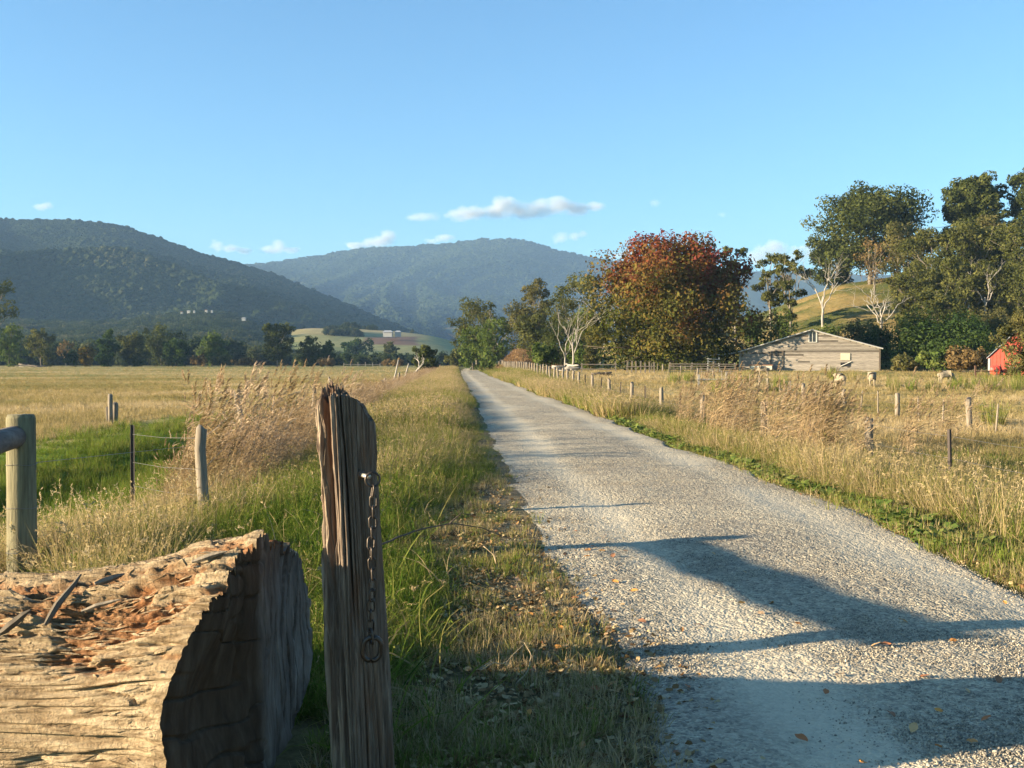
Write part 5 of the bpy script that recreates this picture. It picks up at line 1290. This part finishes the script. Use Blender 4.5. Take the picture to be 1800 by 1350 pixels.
# ------------------------------------------------------------------ the great fallen log
def fallen_log():
    ax = math.radians(-8); a = np.array([math.cos(ax), math.sin(ax), 0]); b = np.array([-a[1], a[0], 0]); c = np.array([0, 0, 1.])
    E = np.array([-.93, 3.93, 0.0])                          # ridge of the cut end, on plan
    nA = np.array([.82, -.56, -.10]); nA /= np.linalg.norm(nA)
    nB = np.array([.985, -.17, .02]); nB /= np.linalg.norm(nB)
    pA = E + np.array([.03, 0, 0]); pB = E + np.array([.0, 0, 0])
    L0 = -2.6
    nth, ns = 640, 700
    th = np.linspace(0, 2 * math.pi, nth, endpoint=False)
    def rad(s, th):
        base = .405 + .085 * np.exp(-((s) / .42) ** 2) + .03 * np.sin(2 * th + .6) + .022 * np.sin(3 * th + 1.9 + .5 * s)
        return base
    def cen(s): return .40 + .075 * np.exp(-(s / .5) ** 2)
    def surf(s, th, disp): 
        R = rad(s, th) + disp
        return E + a * s[..., None] + b * (R * np.cos(th))[..., None] + c * (cen(s) + R * np.sin(th))[..., None]
    def s_cap(P):   # axial position of the cut at a point of the cross-section
        f = lambda n, p: ((p - P) @ n) / (a @ n)
        return np.minimum(f(nA, pA), f(nB, pB))
    P0 = surf(np.zeros(nth), th, 0.0); send = s_cap(P0) 
    jag = .005 * vn(th * 14, 0, 0, 201) + .012 * vn(th * 4, 3, 0, 202); send = send + jag
    t = np.linspace(0, 1, ns)
    S = L0 + (send[None, :] - L0) * (t[:, None] ** .8)
    TH = np.repeat(th[None, :], ns, 0)
    ty = TH * .45 / .06
    # long fibres, splits, and rotten hollows on the top
    cx, sx = np.cos(TH) * 7, np.sin(TH) * 7
    wav = .6 * vn(S * 2.2, cx * .4, sx * .4, 210)
    fib = vn(S * 4.0, cx * 2.2 + wav, sx * 2.2, 211) * .5 + vn(S * 7 + .9 * sx, cx * 5.5 + wav, sx * 5.5 + 1.3 * wav, 212) * .42 + vn(S * 11 + .8 * cx + .5 * sx, cx * 9 + 2 * wav, sx * 9 - 1.5 * wav, 213) * .25
    rid = 1 - np.abs(vn(S * 1.5, cx * 3.2 + wav * 1.6, sx * 3.2, 214)) ; crack = -np.clip(rid - .86, 0, 1) / .14
    rid2 = 1 - np.abs(vn(S * .9, cx * 1.5 + wav, sx * 1.5, 215)); crack2 = -np.clip(rid2 - .92, 0, 1) / .08
    top = sm(.25, .85, np.sin(TH))
    rotn = fbm(S * 2.6, cx * .55, sx * .55, 216, 4, .55) + .45 * top - .06 - .9 * sm(.35, -.1, np.sin(TH)) - .35 * sm(-.45, -.05, S)
    rot = sm(.12, .5, rotn)
    crumb = vn(S * 22, cx * 5, sx * 5, 217) * .6 + vn(S * 45, cx * 10, sx * 10, 218) * .4
    flake = np.floor((vn(S * 3.2, cx * 4.2, sx * 4.2, 219) * .5 + .5) * 5) / 5
    front = sm(.5, -.1, np.sin(TH))
    flake2 = np.floor((vn(S * 6.5, cx * 6.5 + wav, sx * 6.5, 220) * .5 + .5) * 4) / 4
    disp = fib * (.021 - .011 * front) + crack * (.024 - .008 * front) + crack2 * .032 - rot * (.035 - .016 * crumb) + (.034 * (flake - .5) + .022 * (flake2 - .5)) * (top + .10) + .014 * crumb * rot
    knot = np.exp(-(((S + 1.02) / .16) ** 2 + ((TH - 5.35) / .25) ** 2)); disp = disp - .05 * knot
    endf = 1 - .7 * sm(.16, .0, send[None, :] - S) * sm(.75, .3, np.sin(TH)); disp = disp * endf
    V = surf(S, TH, disp).reshape(-1, 3)
    # end cap
    nr = 150; fr = np.linspace(1, 0.0, nr + 1)[1:]
    Rr = (rad(send, th) + disp[-1])
    CP = E + b * (fr[:, None] * (Rr * np.cos(th))[None, :])[..., None] + c * (cen(send)[None, :] * 1.0 + fr[:, None] * (Rr * np.sin(th))[None, :])[..., None]
    sc = s_cap(CP) + jag[None, :] * fr[:, None] ** 8
    yb = (CP - E) @ b; zc = CP[..., 2]
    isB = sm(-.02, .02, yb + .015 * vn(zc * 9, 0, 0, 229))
    ca = -np.clip(1 - np.abs(vn(yb * 5 + .6 * vn(zc * 4, yb * 3, 0, 221), zc * 17 + 3 * yb, 0, 222)) - .88, 0, 1) / .12 * .016
    cb = -np.clip(1 - np.abs(vn(yb * 26 + 1.2 * vn(zc * 3.5, yb * 4, 0, 223), zc * 3.0, 0, 224)) - .86, 0, 1) / .14 * .026
    hollow = -.13 * np.exp(-(((yb + .20) / .15) ** 2 + ((zc - .40) / .24) ** 2))
    sc = sc + ca * (1 - isB) + cb * isB + .006 * fbm(yb * 14, zc * 9, 0, 225, 3) + hollow * (1 - isB) * fr[:, None] ** .2
    CV = (CP + a * sc[..., None]).reshape(-1, 3)
    allV = np.concatenate([V, CV]); F1 = grid_faces(ns, nth, True)
    F2 = grid_faces(nr + 1, nth, True) + (ns - 1) * nth
    Fa = np.concatenate([F1, F2])[:, ::-1]
    root = empty('fallen_log', (E[0], E[1], gz(E[0], E[1])), 'huge split and rotting tree trunk lying beside the gate post', 'log')
    o3 = np.array(root.location)
    # bark side and cut end are two parts
    me = mesh_np('trunk', V - o3, F1[:, ::-1], True); fattr(me, 'rot', np.clip(rot + .25 * rot * crumb, 0, 1).ravel()); fattr(me, 'topw', top.ravel()); fattr(me, 'crk', np.clip(-crack - crack2, 0, 1).ravel())
    m = N('split_log'); pos = m.n('TexCoord').outputs['Object']
    mp = m.n('Mapping'); mp.inputs['Rotation'].default_value = (0, 0, math.radians(8)); mp.inputs['Scale'].default_value = (.9, 11, 11); m.l(pos, mp.inputs['Vector'])
    g1 = m.noise(mp.outputs[0], 3.0, 7, .65, .4); g2 = m.noise(pos, 3.0, 4, .6); g3 = m.noise(pos, 60, 4, .7)
    base = m.ramp(g1, [(.30, (.065,.04,.022)), (.42, (.25,.175,.10)), (.58, (.43,.325,.20)), (.78, (.58,.47,.32))])
    base = m.mix(m.ramp(g2, [(.45, (0,0,0)), (.7, (.55,.55,.55))]), base, (.22, .145, .072))
    rc = m.ramp(g3, [(.3, (.06,.02,.008)), (.5, (.22,.075,.022)), (.7, (.34,.165,.06))])
    col = m.mix(m.math('MULTIPLY', m.attr('rot').outputs['Fac'], m.ramp(g2, [(.25, (1,1,1)), (.8, (.45,.45,.45))])), base, rc)
    m.bsdf(col, .92, m.bump(m.math('ADD', m.math('MULTIPLY', g1, .7), m.math('MULTIPLY', g3, .3)), 1.0, .035), spec=.15)
    obj('trunk', me, m.m, root)
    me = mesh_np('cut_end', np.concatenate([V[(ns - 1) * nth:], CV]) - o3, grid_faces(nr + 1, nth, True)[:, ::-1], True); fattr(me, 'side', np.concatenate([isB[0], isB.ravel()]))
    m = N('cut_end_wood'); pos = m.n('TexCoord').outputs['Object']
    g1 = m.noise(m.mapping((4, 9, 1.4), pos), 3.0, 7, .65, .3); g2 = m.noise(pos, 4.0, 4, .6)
    brown = m.ramp(g1, [(.25, (.022,.014,.009)), (.5, (.058,.040,.027)), (.75, (.105,.078,.055))]); grey = m.ramp(g1, [(.25, (.06,.048,.04)), (.5, (.15,.125,.105)), (.75, (.25,.22,.19))])  # left facet's shade painted as dark brown, right facet's sky light as grey
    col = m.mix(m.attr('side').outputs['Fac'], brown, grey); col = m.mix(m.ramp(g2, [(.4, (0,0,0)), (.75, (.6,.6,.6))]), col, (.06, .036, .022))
    m.bsdf(col, .92, m.bump(g1, .7, .015), spec=.15)
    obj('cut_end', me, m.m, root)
    # torn fibres standing off the weathered top
    g = np.random.default_rng(18); Vg = V.reshape(ns, nth, 3); nk = 2600; SV, SF = [], []
    for _ in range(nk):
        tj = g.integers(int(nth * .02), int(nth * .62)); ti = int(ns * g.uniform(.30, .985)); 
        if math.sin(th[tj]) < .25 and g.uniform() < .75: continue
        L_ = g.uniform(.02, .11); i2 = max(2, ti - int(L_ / 2.0 * ns * .8)); p = Vg[ti, tj]; q = Vg[i2, min(nth - 1, max(0, tj + g.integers(-3, 4)))]
        nrm = b * math.cos(th[tj]) + c * math.sin(th[tj]); tan = np.cross(nrm, a); w = g.uniform(.0015, .005); lift = g.uniform(.002, .013)
        p = p + nrm * .002; q2 = q + nrm * lift; mid = (p + q2) / 2 + nrm * .003; k0 = len(SV)
        SV += [p - tan * w * .4, p + tan * w * .4, mid + tan * w, mid - tan * w, q2, mid + nrm * .004]; SF += [(k0, k0 + 1, k0 + 2, k0 + 3), (k0 + 3, k0 + 2, k0 + 4, k0 + 4)]
    SF = [tuple(f) if f[2] != f[3] else f[:3] for f in SF]
    me = bpy.data.meshes.new('torn_fibres'); me.from_pydata([tuple(v - o3) for v in SV], [], SF); me.update()
    fo = obj('torn_fibres', me, bpy.data.materials['split_log'], root); fo['kind'] = 'stuff'
    # loose splinters lying on it
    g = np.random.default_rng(8); cp, sp_ = math.cos(PITCH), math.sin(PITCH)
    dv = V - np.array([0, 0, CAMZ]); dep = dv[:, 1] * cp - dv[:, 2] * sp_; sxp = 900 + F * dv[:, 0] / dep; syp = 675 - F * (dv[:, 1] * sp_ + dv[:, 2] * cp) / dep
    def onlog(x, y):
        near = np.where((np.abs(sxp - x) < 9) & (np.abs(syp - y) < 9))[0]
        return V[near[np.argmin(dep[near])]] if len(near) else np.array(px(x, y, 3.8))
    for x0, y0, x1, y1, lift, r, lb, mt in [(90, 1098, 136, 1030, .05, .012, 'dark splinter propped on top of the fallen log', M_dark), (166, 1022, 212, 1008, .012, .012, 'grey broken stick lying along the back of the log', M_post), (330, 985, 392, 968, .01, .010, 'pale short splinter near the high end of the log', M_post), (6, 1112, 48, 1080, .02, .014, 'brown bark shard on the log at the photo edge', M_dark), (150, 1072, 205, 1052, .012, .008, 'small tan splinter in the rotten hollow', M_post)]:
        p, q = onlog(x0, y0) + np.array([0, -.01, .012]), onlog(x1, y1) + np.array([0, -.01, lift]); mb = MB(); P = wiggle(p, q, 6, .03, g)
        mb.tube(P, np.array([.5, 1, 1.1, 1, .8, .3]) * r, 5); obj('splinter', mb.mesh('splinter'), mt, label=lb, cat='splinter', group='splinters on the log')
fallen_log()

# ------------------------------------------------------------------ gate post with chain
PB = np.array([-.565, 4.0]); PZ = gz(*PB)
def gate_post():
    H = 1.50; nth, nh = 520, 560
    th = np.linspace(0, 2 * math.pi, nth, endpoint=False); z = np.concatenate([np.linspace(-.15, .9, 260), np.linspace(.9, H, 301)[1:]]); nh = len(z)
    TH, Z = np.meshgrid(th, z)
    rot0 = math.radians(-106)      # a corner points at the viewer, just right of the middle
    cc, ss = np.cos(TH - rot0), np.sin(TH - rot0); n_ = 3.4
    se = (np.abs(cc * .7071 + ss * .7071) ** n_ + np.abs(-cc * .7071 + ss * .7071) ** n_) ** (-1 / n_)
    R = .106 * se * (1.02 - .05 * sm(.2, 1.0, Z) + .035 * sm(1.0, 1.45, Z))
    C1, S1 = np.cos(TH), np.sin(TH)
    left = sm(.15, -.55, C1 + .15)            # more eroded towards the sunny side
    up = .35 + .65 * sm(.35, 1.2, Z)
    wv = .35 * vn(Z * 3, C1 * 2, S1 * 2, 301)
    g1 = 1 - np.abs(vn(C1 * 4.6 + wv, S1 * 4.6, Z * .55, 302)); g2 = 1 - np.abs(vn(C1 * 9 + wv, S1 * 9, Z * 1.1, 303)); g3 = vn(C1 * 22, S1 * 22, Z * 2.2, 304)
    deep = -np.clip(g1 - .72, 0, 1) / .28 * (.012 + .046 * left * up) - np.clip(g2 - .80, 0, 1) / .2 * (.006 + .012 * left * up)
    plate = np.floor((vn(C1 * 6 + wv, S1 * 6, Z * 1.6, 305) * .5 + .5) * 4) / 4
    # bark-less skin still covers part of the sunny face, rotted out in a hollow
    hol = sm(.0, .35, fbm(C1 * 2.5, S1 * 2.5, Z * 2.0, 306, 3) + .25 * sm(.9, 1.3, Z)) * left
    disp = deep + .006 * g3 + .010 * left * vn(C1 * 14, S1 * 14, Z * 9, 315) + .014 * (plate - .5) * (.3 + .7 * left * up) - .018 * hol * (.6 + .4 * vn(C1 * 16, S1 * 16, Z * 26, 307))
    # one long split down the front
    ang = math.radians(-84); dth = np.abs(((TH - ang + .05 * vn(Z * 4, 1, 0, 308)) + math.pi) % (2 * math.pi) - math.pi); disp = disp - .03 * np.exp(-(dth / .035) ** 2) * sm(.55, .9, Z)
    Rf = R + disp
    X = Rf * C1; Yv = Rf * S1
    top = H - .035 * sm(-.06, -.1, X) - .10 * sm(.045, .118, X) ** 1.1 - .03 * sm(.0, .1, Yv)
    jag = .05 * np.abs(vn(C1 * 9, S1 * 9, 5, 309)) + .02 * vn(C1 * 20, S1 * 20, 5, 310)
    top = top - jag * (.25 + .75 * left)
    Zf = np.where(Z > 0, Z / H * top[-1][None, :] if False else np.minimum(Z, 1e9), Z)
    topv = top[-1]; f = sm(1.0, H, Z) if False else np.clip((Z - .9) / (H - .9), 0, 1); Zf = np.where(Z > .9, .9 + f * (topv[None, :] - .9), Z)
    V = np.stack([X, Yv, Zf], -1).reshape(-1, 3)
    nr = 46; fr = np.linspace(1, 0, nr + 1)[1:]
    cxx = fr[:, None] * X[-1][None, :]; cyy = fr[:, None] * Yv[-1][None, :]
    tz = H - .035 * sm(-.06, -.1, cxx) - .10 * sm(.045, .118, cxx) ** 1.1 - .03 * sm(.0, .1, cyy)
    fibre = .045 * np.abs(vn(cxx * 75, cyy * 75, 0, 311)) + .04 * np.clip(vn(cxx * 130, cyy * 130, 0, 312), -1, .6) + .022 * vn(cxx * 260, cyy * 260, 0, 313)
    edge = fr[:, None] ** 10
    lf = sm(.05, -.02, cxx)
    tz = tz * 1.0 + (1 - edge) * (fibre * lf - .02 + .006 * (1 - lf) * vn(cxx * 60, cyy * 60, 0, 314)) - edge * (tz - topv[None, :])
    CV = np.stack([cxx, cyy, tz], -1).reshape(-1, 3)
    allV = np.concatenate([V, CV]); Fa = np.concatenate([grid_faces(nh, nth, True), grid_faces(nr + 1, nth, True) + (nh - 1) * nth])
    # lean: top to the left
    allV[:, 0] += -.052 * allV[:, 2]
    root = empty('gate_post', (PB[0], PB[1], PZ), 'grey splintered gate post with a hanging chain beside the log', 'post')
    me = mesh_np('post_body', allV, Fa, True); fattr(me, 'pale', np.concatenate([(left * sm(-.012, .004, deep - .02 * hol)).ravel(), np.zeros(len(CV))]))  # sunlit brightness painted into the colour of the left-hand ridges
    m = N('weathered_post'); pos = m.n('TexCoord').outputs['Object']
    g1 = m.noise(m.mapping((26, 26, 1.6), pos), 3.0, 7, .65, .3); g2 = m.noise(m.mapping((6, 6, 1.2), pos), 2.2, 4, .6); g3 = m.noise(pos, 90, 3, .7)
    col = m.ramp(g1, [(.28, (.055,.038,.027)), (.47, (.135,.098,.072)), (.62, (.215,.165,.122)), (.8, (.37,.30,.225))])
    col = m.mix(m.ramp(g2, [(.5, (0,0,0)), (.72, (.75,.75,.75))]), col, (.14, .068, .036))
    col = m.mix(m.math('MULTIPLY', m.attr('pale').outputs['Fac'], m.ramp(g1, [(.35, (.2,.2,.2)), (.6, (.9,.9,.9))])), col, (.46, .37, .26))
    m.bsdf(col, .92, m.bump(m.math('ADD', m.math('MULTIPLY', g1, .8), m.math('MULTIPLY', g3, .2)), .8, .012), spec=.15)
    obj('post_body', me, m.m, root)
    # eye bolt
    mbolt = plain('worn_bolt', (.55, .50, .42), .35, .2, 40, .7); mb = MB()
    p0 = np.array([.035, -.06, 0]); base = px(642, 836, 3.875)
    o3 = np.array(root.location); q0 = np.array(px(632, 834, 3.93)) - o3; q1 = np.array(px(649, 838, 3.86)) - o3
    mb.tube([q0, q1], .0085, 10); bo = obj('bolt', mb.mesh('bolt', True), mbolt, root)
    mb = MB(); mb.tube([q0 - (q1 - q0) * .05, q0 + (q1 - q0) * .25], .016, 8); obj('washer', mb.mesh('washer', True), M_steel, bo)
    return root
gate_post()
M_chain = plain('rusty_chain', (.075, .06, .05), .45, .35, 60, .75)
def ring_mesh(name, L, W, r, n=22, sides=7):
    """an oval link lying in the xz plane"""
    mb = MB(); P = []; hs = max(0, (L - W) / 2); R = W / 2
    for k in range(n):
        t = 2 * math.pi * k / n; P.append((R * math.cos(t), 0, R * math.sin(t) + (hs if math.sin(t) > 0 else -hs)))
    P = np.array(P + [P[0], P[1]]); mb.tube(P, r, sides, False); return mb.mesh(name, True)
def chain():
    A = np.array(px(655, 843, 3.855)); root = empty('chain', A, 'rusty link chain with end ring hanging on the gate post', 'chain')
    obj('ring', ring_mesh('ring', .052, .052, .0045), M_chain, root, rot=(0, 0, .25))
    LK = ring_mesh('link', .046, .025, .0037); LB = ring_mesh('link', .058, .036, .0045)
    yb = px(655, 1140, 3.86); tot = A[2] - yb.z; z = -.026 - .016; k = 0
    g = random.Random(2); n = 15; pitch = (tot - .026 - .016 - .045) / (n - 1)
    while k < n:
        big = k >= n - 1
        o = obj('link', LB if big else LK, M_chain, root); o.scale.z = pitch / .0385
        o.location = (.004 * math.sin(k * .9) - .0015 * k / 3, .003 * math.cos(k) + .004 * k / n, z); o.rotation_euler = (g.gauss(0, .05), g.gauss(0, .06), (math.pi / 2 if k % 2 == 0 else 0) + g.gauss(.25, .25)); z -= pitch; k += 1
    o = obj('end_ring', ring_mesh('end_ring', .088, .066, .0095, 26, 9), M_chain, root); o.location = (-.004, .0, -tot); o.rotation_euler = (.05, .1, .2)
chain()

# ------------------------------------------------------------------ sticks and fallen leaves
def stick(name, label, pts, r, mat, cat='stick', group=None):
    P = np.array([px(x, y, Y_) for x, y, Y_ in pts]); mb = MB(); t = np.linspace(0, 1, len(P)); tt = np.linspace(0, 1, len(P) * 3)
    Q = np.stack([np.interp(tt, t, P[:, k]) for k in range(3)], 1); Q += np.random.default_rng(len(label)).normal(0, r * .35, Q.shape); mb.tube(Q, np.linspace(r, r * .35, len(Q)), 5)
    obj(name, mb.mesh(name, True), mat, label=label, cat=cat, group=group)
M_twig = plain('dry_twig', (.36, .27, .16), .9, .3, 20); M_twigd = plain('dark_twig', (.12, .085, .06), .9, .3, 20)
stick('branch', 'thin bare branch arching through the grass from the gate post', [(640, 968, 5.0), (690, 948, 5.3), (740, 930, 5.6), (790, 920, 5.9), (840, 926, 6.1), (900, 948, 6.3)], .006, M_twigd, 'branch')
stick('branch', 'dark forked twig rising from the arching branch', [(790, 920, 5.9), (812, 902, 5.95), (838, 908, 6.0)], .004, M_twigd, 'branch')
for i, (p, lb) in enumerate([([(845, 1178, 5.3), (868, 1164, 5.35), (885, 1168, 5.4), (924, 1130, 5.5)], 'pale bent straw sticking up at the shadow edge'), ([(843, 1176, 5.2), (866, 1160, 5.25)], 'short pale straw lying left of the bent straw'), ([(985, 1190, 5.3), (1007, 1166, 5.3)], 'single pale straw nearest the gravel edge'), ([(905, 1205, 5.2), (928, 1180, 5.25), (935, 1150, 5.3), (920, 1128, 5.35)], 'curved dry stem looping above the dark turf'), ([(745, 1348, 4.6), (800, 1310, 4.7), (850, 1265, 4.8)], 'long thin stem crossing the shaded turf'), ([(850, 960, 7.4), (868, 975, 7.4), (872, 990, 7.3), (866, 960, 7.2), (890, 962, 7.2)], 'tangled dry bramble at the edge of the gravel')]):
    stick('straw', lb, p, .0045, M_twig, 'straw', 'dry straws near the track edge')

def leaf_mesh(seed):
    g = np.random.default_rng(seed); n = 6; V = []; Fq = []
    for k in range(n + 1):
        f = k / n; w = .30 * math.sin(math.pi * min(.98, f * .95 + .03)) ** .8; zc = .12 * math.sin(f * 2.6 + g.uniform(0, 1)) + .10 * f * f
        V += [(f - .5, -w, zc + .10 * g.uniform(.2, 1)), (f - .5, 0, zc), (f - .5, w, zc + .10 * g.uniform(.2, 1))]
        if k < n: b = 3 * k; Fq += [(b, b + 3, b + 4, b + 1), (b + 1, b + 4, b + 5, b + 2)]
    return mesh_np('fallen_leaf', np.array(V), np.array(Fq), True)
LM = []
for i, c in enumerate([(.42, .20, .07), (.34, .13, .05), (.50, .31, .14), (.26, .12, .06), (.55, .25, .06), (.30, .20, .12)]):
    me = leaf_mesh(i); me.materials.append(plain('dead_leaf', c, .8, .3, 12)); LM.append(me)
g = random.Random(12)
def put_leaf(X, Y, s):
    u = X + TK * Y; on = TC - TH < u < TC + TH; w = (u - TC) / TH
    z = float(track_z(np.array([Y]))[0]) + .03 * (1 - w * w) + .004 if on else gz(X, Y) + .02
    o = obj('fallen_leaf', LM[g.randrange(6)], None, loc=(X, Y, z), rot=(g.gauss(0, .3), g.gauss(0, .3), g.uniform(0, 6.28)), cat='leaf', group='leaves fallen around the track'); o.scale = (s, s, s)
    o['label'] = 'curled dead brown leaf lying on the grey gravel track' if on else 'dead brown leaf fallen in the turf beside the gravel'
    o['group'] = 'leaves fallen on the gravel' if on else 'leaves fallen in the turf'
for x, y in [(1100, 968), (1078, 976), (1115, 1037), (1095, 1060), (1168, 1107), (1200, 1106), (1230, 1100), (1150, 1130), (1140, 1133), (1305, 1062), (1360, 1063), (1255, 975), (1310, 1008), (1405, 1100), (1395, 1185), (1230, 1185), (1210, 1190), (1455, 1220), (1560, 1138), (1620, 1150), (1545, 1138), (1680, 1130), (1705, 1220), (1655, 1255), (1570, 1260), (1610, 1285), (1740, 1270), (1250, 1280), (1192, 1318), (1142, 1318), (1412, 1300), (1520, 1345), (1655, 1318), (1760, 1200), (1785, 1050), (1770, 1060), (1120, 1225), (1108, 1236), (1010, 1294), (1025, 1313), (1210, 1205), (1045, 1130), (1070, 1110), (1000, 1120), (1130, 1090), (1480, 1190), (1340, 1080), (1630, 1195), (1715, 1310), (1590, 1095)]:
    Y_ = 1.57 * F / (y - HOR); put_leaf((x - 900) / F * Y_, Y_, g.uniform(.038, .066))
for _ in range(70):
    y = g.uniform(900, 1290); x = g.uniform(880, 1080) + (y - 1000) * .15; Y_ = 1.6 * F / (y - HOR); put_leaf((x - 900) / F * Y_, Y_, g.uniform(.035, .07))
for _ in range(70):
    Y_ = g.uniform(6.8, 13); put_leaf(g.gauss(4.6, .25) - TK * Y_, Y_, g.uniform(.03, .06))

# ------------------------------------------------------------------ clouds
m = N('cloud'); tc = m.n('TexCoord').outputs['Object']
ln_ = m.n('VectorMath', operation='LENGTH'); m.l(tc, ln_.inputs[0])
wpos = m.n('NewGeometry').outputs['Position']
nz = m.noise(m.mapping((.006, .006, .008), wpos), 1.0, 5, .62)
den = m.math('SUBTRACT', m.math('ADD', 1.0, m.math('MULTIPLY', m.math('SUBTRACT', nz, .5), 2.3)), m.math('MULTIPLY', ln_.outputs['Value'], 1.15))
den = m.math('MULTIPLY', m.math('MAXIMUM', den, 0.0), m.math('MULTIPLY', m.n('ObjectInfo').outputs['Alpha'], .015))
pv = m.n('VolumePrincipled'); pv.inputs['Color'].default_value = (.99, .985, .98, 1); pv.inputs['Anisotropy'].default_value = .0
m.l(den, pv.inputs['Density']); m.l(pv.outputs[0], m.out.inputs['Volume'])
M_cloud = m.m
def sphere_mesh():
    import bmesh
    bm = bmesh.new(); bmesh.ops.create_icosphere(bm, subdivisions=2, radius=1.12); me = bpy.data.meshes.new('puff'); bm.to_mesh(me); bm.free(); me.materials.append(M_cloud); return me
PUFF = sphere_mesh()
def cloud(label, puffs, D=9500., alpha=1.0):
    p = px(puffs[0][0], puffs[0][1], D); root = empty('cloud', p, label, 'cloud', 'small clouds above the hills')
    for x, y, w, h in puffs:
        q = px(x, y, D + random.uniform(-60, 60)); o = obj('puff', PUFF, None, root); o.location = q - p; o.scale = (w / F * D / 2, w / F * D / 2 * .8, h / F * D / 2); o.color = (1, 1, 1, alpha)
cloud('longest cloud bank hanging above the distant mountain', [(805, 378, 60, 26), (830, 374, 60, 34), (862, 372, 56, 32), (890, 364, 62, 46), (918, 372, 60, 36), (950, 366, 62, 40), (985, 361, 60, 34), (1015, 368, 58, 28), (1045, 364, 46, 20)])
cloud('pale wisp left of the longest cloud bank', [(750, 381, 70, 18), (730, 384, 40, 12)], alpha=.3)
cloud('bright cloud with a raised knob left of the mountain top', [(628, 431, 50, 18), (655, 427, 50, 24), (682, 417, 32, 32), (668, 424, 40, 26)])
cloud('white cloud in the gap between hill and mountain', [(382, 431, 36, 26), (402, 437, 40, 20), (428, 441, 36, 14)])
cloud('soft cloud just right of the gap cloud', [(474, 439, 40, 18), (492, 434, 40, 26), (512, 439, 36, 18)])
cloud('low cloud touching the mountain ridge', [(758, 424, 40, 14), (780, 418, 44, 18)], alpha=.7)
cloud('ragged cloud right of the mountain summit', [(986, 418, 36, 30), (1008, 416, 30, 18), (1024, 411, 28, 20)], alpha=.6)
cloud('tiny cloud alone above the near hill', [(72, 364, 34, 16), (84, 361, 30, 18)], alpha=.6)
cloud('tiny faint puff above the oak', [(1150, 356, 30, 18)], alpha=.4)
cloud('tiny faint puff nearest the gum-topped hill', [(1270, 377, 26, 14)], alpha=.35)
cloud('cloud half hidden behind the red oak', [(1095, 449, 50, 20), (1118, 444, 40, 26)], alpha=.7)
cloud('cloud behind the slim hillside gums', [(1335, 450, 50, 44), (1362, 440, 50, 46), (1400, 452, 50, 40), (1425, 446, 46, 44)], alpha=.8)

# ------------------------------------------------------------------ haze
m = N('haze'); pv = m.n('VolumePrincipled'); pv.inputs['Color'].default_value = (.40, .65, 1.0, 1); pv.inputs['Density'].default_value = 1.12e-4; pv.inputs['Anisotropy'].default_value = .0
m.l(pv.outputs[0], m.out.inputs['Volume'])
mb = MB(); mb.box((-13500, -100, -14), (14500, 14200, 640)); obj('haze', mb.mesh('haze'), m.m, label='thin blue air haze over the whole valley', kind='stuff')
